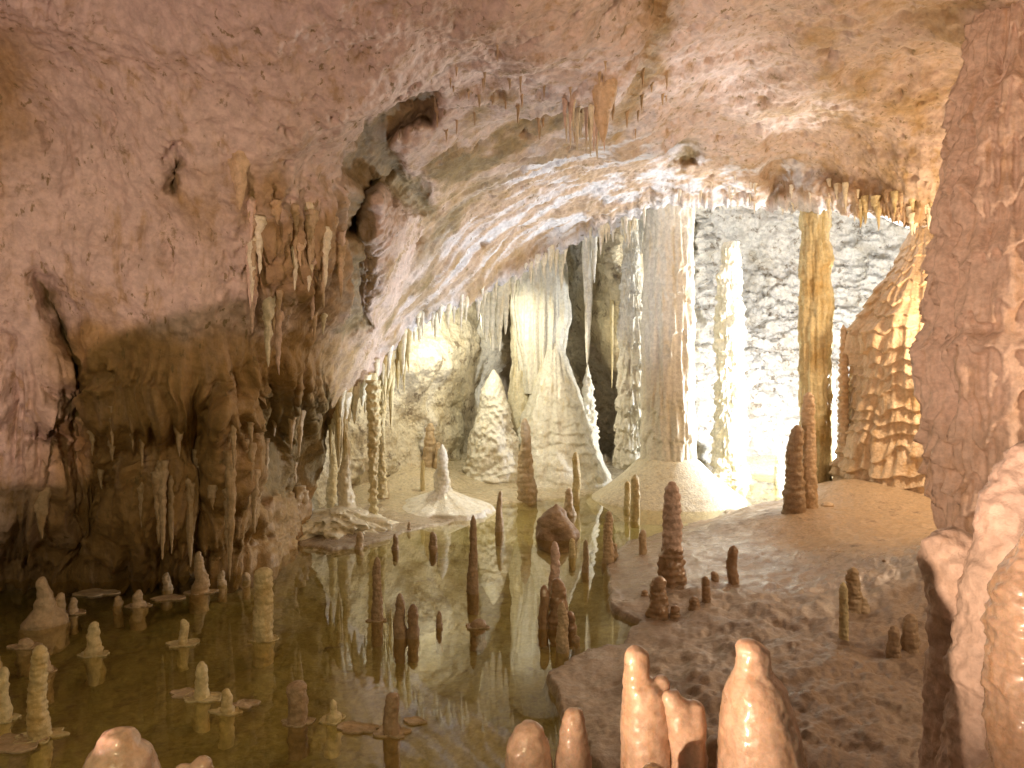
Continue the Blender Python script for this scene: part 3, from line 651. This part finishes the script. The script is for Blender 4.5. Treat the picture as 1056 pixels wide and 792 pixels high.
fg('two-horned bent stalagmite leaning against the tall two-stepped one', [[(712, 1060, 44), (712, 900, 26), (711, 800, 18), (710, 765, 16.5), (704, 742, 15), (696, 724, 12), (692, 718, 9)], [(711, 770, 16), (715, 740, 12), (717, 730, 9)]], 2.55, 'waxy', group=FG, seed=4)
fg('broad tapering stalagmite with knobbly head, rightmost of the foreground row', [[(792, 1080, 86), (790, 900, 56), (787, 800, 41), (782, 750, 34), (779, 710, 26), (776, 690, 16), (774, 670, 13)], [(788, 770, 34), (797, 712, 12)], [(778, 692, 15), (784, 674, 9)]], 2.45, 'waxy', group=FG, seed=5)
fg('low dark stump behind the broad foreground stalagmite', [[(742, 1000, 30), (742, 850, 22), (742, 785, 16), (742, 772, 13)]], 3.0, 'wetbrown', group=FG, seed=6)
fg('small rounded knob at the bottom edge below the tall two-stepped stalagmite', [[(676, 1100, 40), (675, 900, 24), (674, 806, 15), (674, 798, 11)]], 2.3, 'wetbrown', group=FG, seed=7)
fg('pale round-headed stalagmite with a small shoulder in the bottom left corner', [[(128, 1080, 80), (126, 900, 46), (124, 800, 32), (122, 775, 26), (122, 768, 19)], [(140, 840, 34), (143, 800, 13), (142, 775, 8)]], 2.6, 'waxy', group=FG, seed=8)
fg('twin low knobs just showing above the bottom edge on the left', [[(200, 1080, 60), (199, 900, 34), (190, 800, 13), (188, 794, 8)], [(200, 900, 30), (208, 800, 13), (208, 790, 10)]], 2.6, 'waxy', group=FG, seed=9)
fg('thick pink stub with a flat lip in front of the huge right pillar', [[(1006, 1100, 70), (1004, 900, 44), (1003, 790, 39), (1002, 700, 36), (1000, 640, 34), (998, 600, 35), (996, 583, 36)], [(998, 620, 30), (976, 590, 16), (968, 580, 12)], [(990, 590, 30), (984, 568, 24)], [(1010, 600, 28), (1008, 572, 22)]],
   3.5, 'pink', name='stalagmite', voxel=0.012, disp=(0.022, 5), seed=10)
fg('tall pink leaning stalagmite at the right edge behind the pink stub', [[(1040, 1150, 90), (1036, 900, 60), (1030, 780, 46), (1034, 700, 40), (1034, 640, 36), (1042, 570, 32), (1048, 510, 26), (1054, 472, 16)], [(1020, 700, 34), (1022, 620, 20), (1024, 606, 15)], [(1075, 620, 40), (1064, 540, 28), (1062, 470, 18)]],
   3.2, 'pink', voxel=0.012, disp=(0.024, 5), seed=11)
fg('dark brown knobbly stalagmite mass cut by the right edge', [[(1090, 1150, 90), (1085, 900, 62), (1078, 780, 44), (1074, 700, 42), (1070, 640, 40), (1072, 590, 30), (1074, 560, 18)]], 2.75, 'waxy', voxel=0.012, disp=(0.03, 5), seed=12)

# ------------------------------------------------------------------ stalagmites in the left pool
GL = 'stalagmites standing in the dark left pool'
S = stalagmite
S(46, 643, 594, 17, 4, 'ochre', 'stocky pointed stalagmite at the far left of the pool under the wall', GL, skirt=1.2)
S(62, 640, 611, 8, 4, 'ochre', 'small shoulder stalagmite against the stocky pointed one', GL)
S(75, 632, 616, 5, 3.5, 'ochre', 'small stub just right of the stocky pointed stalagmite', GL, raftw=12)
S(122, 624, 614, 4.5, 3.5, 'ochre', 'round pebble-like stub under the wall in the left pool', GL)
S(143, 625, 608, 7, 4, 'ochre', 'short stub on a thin shelf right of the pebble-like stub', GL, raftw=12)
S(172, 608, 590, 5, 3.5, 'ochre', 'short blunt stalagmite close to the dark wall foot', GL)
S(206, 611, 568, 9, 3.2, 'ochre', 'tapering ribbed stalagmite at the wall foot, the tallest there', GL, raftw=14, ringa=0.04)
S(229, 603, 588, 4.5, 3, 'ochre', 'small stub between the tapering ribbed stalagmite and the hanging column', GL)
S(254, 598, 590, 4, 3, 'ochre', 'tiny stub right of the hanging column foot', GL)
S(97, 675, 641, 8.5, 5, 'yellow', 'pale bullet-shaped stalagmite alone in the left pool', GL, raftw=14)
S(189, 664, 638, 5, 4, 'yellow', 'small knob-headed stalagmite on a thin wide shelf', GL, raftw=17, ringa=0.04)
S(272, 659, 585, 10, 9, 'yellow', 'thick cylinder stalagmite with a blunt top, the thickest in the pool', GL, raftw=14, tip=0.06, hi=True)
S(26, 667, 658, 7, 4, 'ochre', 'flat low lump on a shelf near the left edge', GL, raftw=14)
S(46, 693, 671, 8, 4, 'ochre', 'short stub half hidden behind the tall slim left stalagmite', GL, raftw=12)
S(40, 760, 665, 10, 7, 'yellow', 'tall slim ribbed stalagmite at the left, tallest of the near pool', GL, raftw=22, ringa=0.04, tip=0.1, hi=True)
S(1, 742, 688, 9, 6, 'yellow', 'ribbed stalagmite cut by the left edge', GL, raftw=16)
S(-6, 700, 672, 9, 6, 'yellow', 'lower stub at the left edge behind the cut ribbed stalagmite', GL)
S(208, 720, 682, 7.5, 5.5, 'yellow', 'pale slim stalagmite with a broken top in the near pool', GL, raftw=20)
S(234, 735, 710, 7, 5, 'yellow', 'short pale stalagmite just right of the slim one with broken top', GL, raftw=14)
S(307, 745, 703, 10, 10, 'brown', 'reddish flat-topped stump on a round calcite rim', GL, raftw=16, tip=0.06)
S(344, 743, 721, 8, 2.5, 'yellow', 'small yellow cone on a rim right of the reddish stump', GL, raftw=14)
S(404, 756, 715, 8.5, 7, 'brown', 'reddish slanting stump on a rim, rightmost of the near pool', GL, raftw=18, tip=0.06)
# loose shelves at the water line
for (px, py, w, sd, lb) in ((12, 768, 34, 3, 'wide thin calcite shelf at the left edge by the tall slim stalagmite'), (368, 752, 22, 5, 'thin calcite shelf linking the yellow cone and the slanting stump'),
                            (196, 716, 20, 6, 'thin calcite shelf left of the pale slim stalagmite'), (428, 744, 12, 7, 'small calcite shelf behind the slanting stump'), (252, 727, 14, 8, 'small calcite shelf right of the short pale stalagmite'),
                            (98, 612, 22, 9, 'thin dim calcite shelf close under the left wall'), (174, 617, 16, 10, 'thin calcite shelf before the short blunt wall-foot stalagmite')):
    Y = YG(py); o = build('calcite_shelf', raft(w * 0.7 / F * Y, sd, sx=1.3, sy=0.8), M['ochre'], None, ((px - 528) / F * Y, Y, 0.0)); tag(o, lb, 'calcite shelf', 'thin shelves floating at the water line')
# middle of the pool
GM = 'dark stalagmites standing in the middle of the pool'
S(371, 566, 548, 4.5, 3.5, 'ochre', 'short stub by the left shore of the pool', GM)
S(408, 567, 550, 3.6, 2.5, 'brown', 'thin dark stub near the far shore of the pool', GM)
S(447, 566, 548, 4.5, 3.5, 'brown', 'dark blunt stub near the far shore, right of the thin one', GM)
S(422, 546, 538, 2.2, 1.5, 'ochre', 'tiny spike on the far shore of the pool', GM)
S(389, 640, 574, 6, 3.6, 'brown', 'tall dark spire with a ring of calcite at the water, left of a close pair', GM, raftw=9)
S(413, 657, 611, 7.5, 4, 'brown', 'left and taller one of the close brown pair in the pool', GM)
S(426, 657, 623, 6.5, 5, 'brown', 'right and shorter one of the close brown pair in the pool', GM)
S(453, 647, 630, 3.5, 2.5, 'brown', 'slim little stub between the brown pair and the low knob', GM)
S(493, 646, 638, 8, 4, 'brown', 'low brown knob at the water line in mid pool', GM, raftw=12)
S(488, 611, 531, 6, 2.8, 'brown', 'slender tall brown spire in the middle of the pool', GM, hi=True)
S(515, 548, 506, 4.5, 2.2, 'ochre', 'slim ochre spire before the tall far-shore spire', GM)
S(576, 646, 596, 12, 7, 'wetbrown', 'thick dark trunk of the brown cluster in mid pool', GM, hi=True)
S(572, 620, 558, 6, 4.2, 'pink', 'pink-tipped spire rising behind the dark trunk', GM, hi=True)
S(561, 647, 603, 6, 4.5, 'wetbrown', 'dark slim stalagmite left of the thick dark trunk', GM)
S(588, 650, 630, 6, 5, 'wetbrown', 'dark round shoulder right of the thick dark trunk', GM)
S(580, 672, 621, 6.5, 5, 'ochre', 'light brown finger in front of the thick dark trunk', GM, hi=True)
S(594, 662, 655, 4, 3, 'brown', 'dark knob in the water right of the light brown finger', GM)
S(604, 590, 556, 3.6, 2.5, 'ochre', 'thin stub right of the pink-tipped spire', GM)
S(590, 575, 555, 3.6, 3, 'yellow', 'yellowish stub behind the pink-tipped spire', GM)
S(627, 580, 527, 6, 4, 'ochre', 'brown finger at the pool edge left of the pink stalagmite', GM, raftw=0, hi=True)
S(634, 575, 560, 4, 3, 'ochre', 'small stub touching the brown finger at the pool edge', GM)
# far shore and shelf
GF = 'stalagmites on the far shore'
S(542, 514, 431, 10, 3.5, 'ochre', 'tall pointed stalagmite in front of the draped white column', GF, hi=True, z0=0.06)
S(526, 515, 503, 5, 4, 'ochre', 'low block beside the foot of the tall pointed stalagmite', GF)
S(532, 490, 447, 8, 5, 'cream', 'short cream stalagmite behind the tall pointed one', GF, z0=0.15)
S(594, 520, 466, 4.5, 3.5, 'yellow', 'thin rod-like stalagmite standing alone left of the smooth mound', GF, z0=0.03)
S(587, 532, 503, 7, 3, 'ochre', 'small pointed stalagmite behind the dark boulder', GF)
S(655, 537, 489, 5, 4.2, 'yellow', 'taller and right one of the olive pair before the smooth mound', GF, z0=0.01)
S(647, 525, 496, 3.5, 2.8, 'yellow', 'shorter and left one of the olive pair before the smooth mound', GF, z0=0.01)
S(663, 571, 546, 4.2, 3.5, 'ochre', 'short brown peg on the wet flat left of the pink stalagmite', GF)
S(444, 478, 436, 9, 3, 'ochre', 'brownish teardrop stalagmite on the cream terrace', GF, z0=0.66)
S(424, 477, 447, 9, 2, 'white', 'small white cone left of the brownish teardrop stalagmite', GF, z0=0.66)
S(436, 513, 474, 2.4, 2, 'yellow', 'thin rod left of the white spreading stalagmite', GF, z0=0.1)
S(452, 480, 456, 5, 2.5, 'ochre', 'small brown spike right of the brownish teardrop', GF, z0=0.64)
S(548, 497, 480, 4, 1.5, 'cream', 'small cream thorn at the foot of the white cone', GF, z0=0.1)
S(482, 486, 478, 6, 3, 'cream', 'tiny cream lump before the broad lumpy cone', GF, z0=0.15)
S(804, 495, 462, 6, 3, 'white', 'small white stalagmite beyond the mirror pool', GF, z0=0.02)
S(818, 500, 480, 4, 2.5, 'cream', 'short pale stub beside the dark leaning stalagmite', GF, z0=0.02)
S(396, 521, 489, 5, 3, 'ochre', 'knobbly ochre stub behind the slim yellow column', GF, z0=0.1)
o = empty('stalagmite', w3(456, 530, 13.4))
s = 13.4 / F
part_rel('spire', o, speleo([(0, 16 * s), (0.25, 10 * s), (0.5, 8 * s), (0.85, 5.5 * s), (1, 0.8 * s)], 72 * s, 71, 60, 120, z0=-0.1, lump=(0.2, 3), ring=(0.02, .1), fine=0.04), 'white')
part_rel('skirt', o, speleo([(0, 62 * s), (0.55, 50 * s), (0.75, 30 * s), (0.9, 17 * s), (1, 9 * s)], 24 * s, 72, 90, 60, z0=-0.25, lump=(0.10, 4), flute=(0.08, 10, 0.5), top='flat', wob=(0, 1)), 'white')
tag(o, 'white stalagmite with a wide spreading foot on the left shore', 'stalagmite', GF)
s = 12.0 / F
o = build('boulder', speleo([(0, 20 * s), (0.3, 20 * s), (0.6, 16 * s), (0.85, 9 * s), (1, 1 * s)], 31 * s, 77, 50, 50, z0=-0.2, lump=(0.25, 2.2), fine=0.04), M['brown'], None, w3(574, 553, 11.2))
tag(o, 'dark brown dome-shaped boulder half in the pool', 'boulder')
# left shore lobe: a pale flowstone bank with spires
s = 11.6 / F
o = empty('flowstone_bank', w3(350, 562, 11.6))
part_rel('bank', o, speleo([(0, 60 * s), (0.35, 58 * s), (0.6, 50 * s), (0.8, 38 * s), (0.93, 20 * s), (1, 3 * s)], 40 * s, 81, 220, 150, z0=-0.4, tier=(0.03, 0.10, 0.08), lump=(0.28, 6), fine=0.08, flute=(0.03, 14, 0.6)), 'cream')
tag(o, 'pale flowstone bank on the left shore under a fringe of yellow stalactites', 'flowstone')
GB = 'spires on the left flowstone bank'
S(357, 528, 452, 9, 2.5, 'cream', 'tallest pale spire on the left flowstone bank', GB, z0=0.30, hi=True)
S(343, 520, 457, 6, 2.5, 'yellow', 'yellow spire left of the tallest pale spire on the bank', GB, z0=0.30)
S(351, 522, 484, 5.5, 2, 'ochre', 'brown spike in front of the tallest pale spire', GB, z0=0.25)
S(347, 536, 519, 7, 1.5, 'cream', 'small thorn at the foot of the left bank', GB, z0=0.12)
S(331, 505, 478, 5, 2, 'cream', 'small pale spike at the dark wall end of the bank', GB, z0=0.4)
S(373, 500, 470, 6, 2, 'cream', 'pale pointed stub behind the slim yellow column', GB, z0=0.35)
S(366, 498, 462, 4, 2, 'yellow', 'narrow yellow spike between two bank spires', GB, z0=0.4)
column(385, 392, 537, 11.9, [(0, 7), (0.05, 4.5), (0.3, 4), (0.45, 4.5), (0.7, 6.5), (1, 7)], 'yellow', 'slim_column', 'slim yellow column joining ceiling and left shore', seed=90, nth=40, nz=200, lump=(0.25, 3), ring=(0.10, .16), fine=0.04, wob=(0.03, 0.6))
column(394, 398, 505, 13.0, [(0, 6), (0.3, 3.5), (0.55, 2.6), (0.7, 3.2), (1, 6)], 'yellow', 'slim_column', 'thinner yellow column just behind the slim one on the left shore', seed=91, nth=36, nz=160, lump=(0.25, 3), fine=0.04)

# ------------------------------------------------------------------ right shore
GR = 'stalagmites on the wet right shore'
Yp = YG(606, 0.04)
o = empty('stalagmite', ((693 - 528) / F * Yp, Yp, 0.04)); s = Yp / F
part_rel('upper_shaft', o, speleo(round_top([(0, 10 * s), (0.5, 9.5 * s), (1, 7.0 * s)], 0.25), 110 * s, 95, 60, 120, z0=40 * s, ring=(0.04, .09), lump=(0.12, 2.4), fine=0.05), 'pink')
part_rel('shade_foot', o, speleo([(0, 15 * s), (0.3, 14 * s), (0.6, 12 * s), (0.9, 10.5 * s), (1, 8 * s)], 46 * s, 96, 60, 70, z0=-0.1, ring=(0.04, .09), lump=(0.2, 2.4), fine=0.05), 'wetbrown')  # foot coloured darker where the lamp's shadow would fall
tag(o, 'tall pink-topped stalagmite with a foot coloured as shaded on the wet right shore', 'stalagmite', GR)
S(679, 636, 594, 11, 7, 'wetbrown', 'stout brown stump in front of the tall pink-topped stalagmite', GR, hi=True)
S(716, 629, 615, 6, 4.5, 'wetbrown', 'round low knob right of the stout brown stump', GR)
S(728, 620, 594, 4.5, 4, 'wetbrown', 'short dark finger beside the round knob', GR)
S(737, 597, 589, 4, 3.5, 'wetbrown', 'tiny dark knob behind the short dark finger', GR)
S(756, 602, 562, 5.5, 5, 'wetbrown', 'upright dark finger in the middle of the glistening flat', GR)
S(696, 636, 624, 6, 4, 'wetbrown', 'small lump beside the stout brown stump', GR)
S(665, 614, 608, 4, 3, 'wetbrown', 'tiny dark lump at the edge of the right shore', GR)
S(818, 544, 438, 12, 6, 'brown', 'tall dark leaning stalagmite left of the slender yellowish column', GR, hi=True, lean=3, ringa=0.03, tip=0.1)
S(834, 531, 404, 8.5, 6, 'flow', 'tan ribbed stalagmite leaning on the front of the slender yellowish column', GR, hi=True, ringa=0.03, tip=0.1)
S(852, 532, 517, 10, 6, 'flow', 'low lumpy stump right of the tan ribbed stalagmite', GR)
S(858, 508, 380, 4, 2.5, 'white', 'thin white spire glowing between the two right columns', GR, hi=True, z0=0.05)
S(880, 631, 585, 9, 5, 'ochre', 'notched stub with a small shoulder on the right slope', GR, hi=True)
S(889, 631, 614, 8, 5, 'ochre', 'rounded shoulder lump right of the notched stub', GR)
S(870, 658, 600, 4.5, 4, 'yellow', 'thin yellowish peg left of the notched stub', GR, hi=True)
S(922, 671, 645, 7, 4.5, 'brown', 'shorter left one of the brown pair on the muddy shore', GR)
S(939, 667, 633, 8.5, 6, 'brown', 'taller right one of the brown pair on the muddy shore', GR)
S(912, 582, 577, 3, 2, 'brown', 'tiny dark pebble-like stub on the right slope', GR)

# ------------------------------------------------------------------ stalactites
T = stalactite
T(606, 246, 376, 5.5, 'white', 'longest thin white stalactite hanging above the knobbly stalagmite', None, seed=1, Y=16.2)
T(613, 240, 292, 3.5, 'white', 'shorter white stalactite touching the longest thin one', None, seed=2, Y=16.0)
T(661, 225, 262, 3, 'white', 'short white stalactite left of the thickest pillar', None, seed=3, Y=15.6)
T(579, 262, 300, 3.2, 'cream', 'thin cream stalactite right of the draped curtain', None, seed=4, Y=15.5)
T(631, 260, 400, 2.6, 'yellow', 'long thin ochre stalactite in front of the smooth olive wall', None, seed=5, Y=17.0)
o = None
for (px, by_, w, sd) in ((502, 352, 5, 1), (508, 361, 5, 2), (515, 362, 5, 3), (498, 345, 5, 4), (521, 345, 4, 5)):
    T(px, 288, by_, w * 1.3, 'cream', 'cream stalactite in the hanging tuft left of the draped column', 'cream stalactites in the hanging tuft', seed=sd + 20, Y=14.6)
for (px, ty_, by_, w, lb) in ((237, 480, 600, 4.5, 'slender hanging column reaching the water at the left wall'), (196, 500, 585, 6, 'broad hanging drip at the dark wall right of the two thin ones'), (168, 490, 578, 4, 'thin hanging drip touching the dark wall foot'),
                              (178, 505, 572, 3.5, 'thin hanging drip right beside the one at the dark wall foot'), (42, 515, 556, 6, 'stout drip under the pink lobe at the left')):
    T(px, ty_, by_, w, 'ochre', lb, 'hanging drips of the shaded left wall', seed=int(px), lumpa=0.3)
r2 = random.Random(9)
for i in range(34):
    u_ = r2.random(); px = 256 + 110 * u_; ty_ = 205 + r2.random() * 110 + 25 * u_; L = 14 + 52 * r2.random() ** 1.6; w_ = r2.uniform(1.8, 3.4) + L * 0.035
    T(px, ty_, ty_ + L, w_, ('flow', 'pink', 'cream', 'ochre')[i % 4], 'pinkish stalactite in the layered curtain on the left wall', 'pinkish stalactites of the layered curtain', seed=i + 3, lumpa=0.35)
for i in range(30):
    px = r2.uniform(90, 330); ty_ = 430 + r2.random() * 90; L = 12 + 50 * r2.random() ** 1.8; w_ = r2.uniform(1.5, 3) + L * 0.03
    T(px, ty_, ty_ + L, w_, 'ochre', 'brown drip hanging from the shaded part of the left wall', 'brown drips of the shaded left wall', seed=i + 43, lumpa=0.35)
T(246, 168, 216, 9, 'flow', 'ochre fin-shaped stalactite in the pink wall above the curtain row', None, seed=5)
T(622, 96, 146, 11, 'flow', 'dark orange fin hanging from the edge of the pink ceiling', None, seed=6)
# fringes
rr = random.Random(4)
def fringe_row(n, x0, x1, dy, lmin, lmax, wmin, wmax, mats, label, group, depth=0.0, prob=None):
    for i in range(n):
        px = rr.uniform(x0, x1); y = float(np.interp(px, us, ry)) - rr.uniform(*dy); L = rr.uniform(lmin, lmax) * (0.5 + rr.random())
        T(px, y, y + L, rr.uniform(wmin, wmax), rr.choice(mats), label, group, seed=rr.randint(0, 999))
fringe_row(70, 385, 665, (-2, 10), 8, 22, 1.6, 3.2, ['white', 'cream'], 'little white stalactite in the fringe along the sloping rim', 'little white stalactites along the sloping rim')
fringe_row(34, 340, 425, (-2, 8), 22, 52, 2.5, 4.5, ['yellow', 'cream'], 'yellow stalactite in the dense fringe above the left bank', 'yellow stalactites above the left bank')
fringe_row(44, 855, 985, (0, 26), 7, 16, 1.5, 3.0, ['flow', 'yellow', 'cream'], 'small tan stalactite in the fringe at the right rim of the arch', 'small tan stalactites at the right rim of the arch')
fringe_row(20, 700, 860, (0, 40), 5, 11, 1.2, 2.4, ['white', 'cream'], 'tiny white stalactite on the bright rim of the arch', 'tiny white stalactites on the bright rim')
for i in range(46):
    px = rr.uniform(420, 690); py = 92 - 0.0 * px + rr.gauss(0, 22); L = rr.uniform(6, 18)
    T(px, py, py + L, rr.uniform(1.2, 2.4), rr.choice(['flow', 'ochre']), 'small ochre stalactite scattered on the pink ceiling', 'small ochre stalactites on the pink ceiling', seed=i)
for i in range(30):
    px = rr.uniform(580, 625); py = 108 + rr.uniform(-6, 10) + (px - 600) * 0.3; L = rr.uniform(16, 46)
    T(px, py, py + L, rr.uniform(1.5, 3.0), rr.choice(['cream', 'pink']), 'thin pale stalactite in the cluster left of the orange fin', 'thin pale stalactites left of the orange fin', seed=i + 60)

# ------------------------------------------------------------------ light
def lamp(name, kind, loc, power, color, size=0.15, aim=None, cone=None, blend=0.1):
    l = bpy.data.lights.new(name, kind); l.energy = power; l.color = color
    l.shadow_soft_size = size
    if kind == 'SPOT':
        l.spot_size = math.radians(cone); l.spot_blend = blend
    o = bpy.data.objects.new(name, l); COL.objects.link(o); o.location = loc
    if aim is not None:
        from mathutils import Vector
        o.rotation_euler = (Vector(aim) - Vector(loc)).to_track_quat('-Z', 'Y').to_euler()
    return o
lamp('chamber_lamp', 'POINT', w3(912, 405, 15.2), 2500, (0.90, 0.94, 1.0), 0.2)
lamp('cone_lamp', 'POINT', (1.9, 16.6, 0.55), 330, (1.0, 0.95, 0.82), 0.15)
lamp('shore_lamp', 'POINT', w3(296, 470, 13.0), 1200, (1.0, 0.90, 0.64), 0.2)
lamp('terrace_fill', 'SPOT', (-0.8, 14.7, 4.1), 300, (1.0, 0.92, 0.68), 0.1, aim=(-0.9, 15.3, 3.3), cone=164, blend=0.3)  # added fill that brightens the left chamber, hidden behind the rim
lamp('arch_lamp', 'SPOT', w3(577, 533, 11.75), 760, (0.80, 0.89, 1.0), 0.05, aim=(-0.3, 12.6, 5.0), cone=120, blend=0.6)
lamp('mound_lamp', 'POINT', w3(1015, 320, 10.3), 380, (1.0, 0.75, 0.50), 0.2)
lamp('ceiling_lamp', 'SPOT', (-3.2, 1.0, 0.9), 620, (1.0, 0.64, 0.53), 0.008, aim=(-3.2, 1.12, 1.9), cone=160, blend=0.04)
lamp('path_lamp', 'SPOT', (-3.2, -1.0, 1.5), 2700, (1.0, 0.70, 0.49), 0.08, aim=(5.6, 7.6, 5.0), cone=50, blend=0.6)
lamp('side_lamp', 'POINT', (6.6, 4.4, 2.6), 330, (1.0, 0.70, 0.46), 0.15)
lamp('left_fill', 'SPOT', (-1.0, -1.2, 3.6), 430, (1.0, 0.76, 0.42), 0.3, aim=(-3.5, 7.5, 0.6), cone=75, blend=0.6)  # added fill from behind the viewer for the shaded wall and pool bed
# added rock out of view, shaped to cast the shadow on the lower left wall
o = build('shadow_blocker', speleo([(0, 0.26), (0.5, 0.20), (0.8, 0.185), (0.955, 0.18), (0.985, 0.16), (1, 0.10)], 1.16, 99, 50, 60, z0=-0.5, lump=(0.12, 3.0), fine=0.02), M['pink'], None, (-3.19, 1.76, 0.0))
tag(o, 'added rounded rock out of view that shades the lower left wall', 'rock')

w = bpy.data.worlds.new('World'); scene.world = w; w.use_nodes = True
bg = w.node_tree.nodes['Background']; bg.inputs[0].default_value = (1.0, 0.74, 0.50, 1); bg.inputs[1].default_value = 0.13

cam = bpy.data.cameras.new('camera'); co = bpy.data.objects.new('camera', cam); COL.objects.link(co)
co.location = (0, 0, HC); co.rotation_euler = (math.radians(90), 0, 0); cam.lens = 24.0; cam.sensor_width = 36.0; cam.clip_end = 200; cam.clip_start = 0.05
scene.camera = co
scene.view_settings.view_transform = 'Standard'; scene.view_settings.look = 'None'; scene.view_settings.exposure = 0.0; scene.view_settings.gamma = 1.0
scene.render.engine = 'CYCLES'
cy = scene.cycles; cy.use_denoising = True; cy.use_adaptive_sampling = True; cy.adaptive_threshold = 0.03; cy.adaptive_min_samples = 16; cy.max_bounces = 6; cy.diffuse_bounces = 3; cy.glossy_bounces = 4; cy.transparent_max_bounces = 8; cy.transmission_bounces = 2
cy.sample_clamp_indirect = 8.0; cy.caustics_reflective = False; cy.caustics_refractive = False
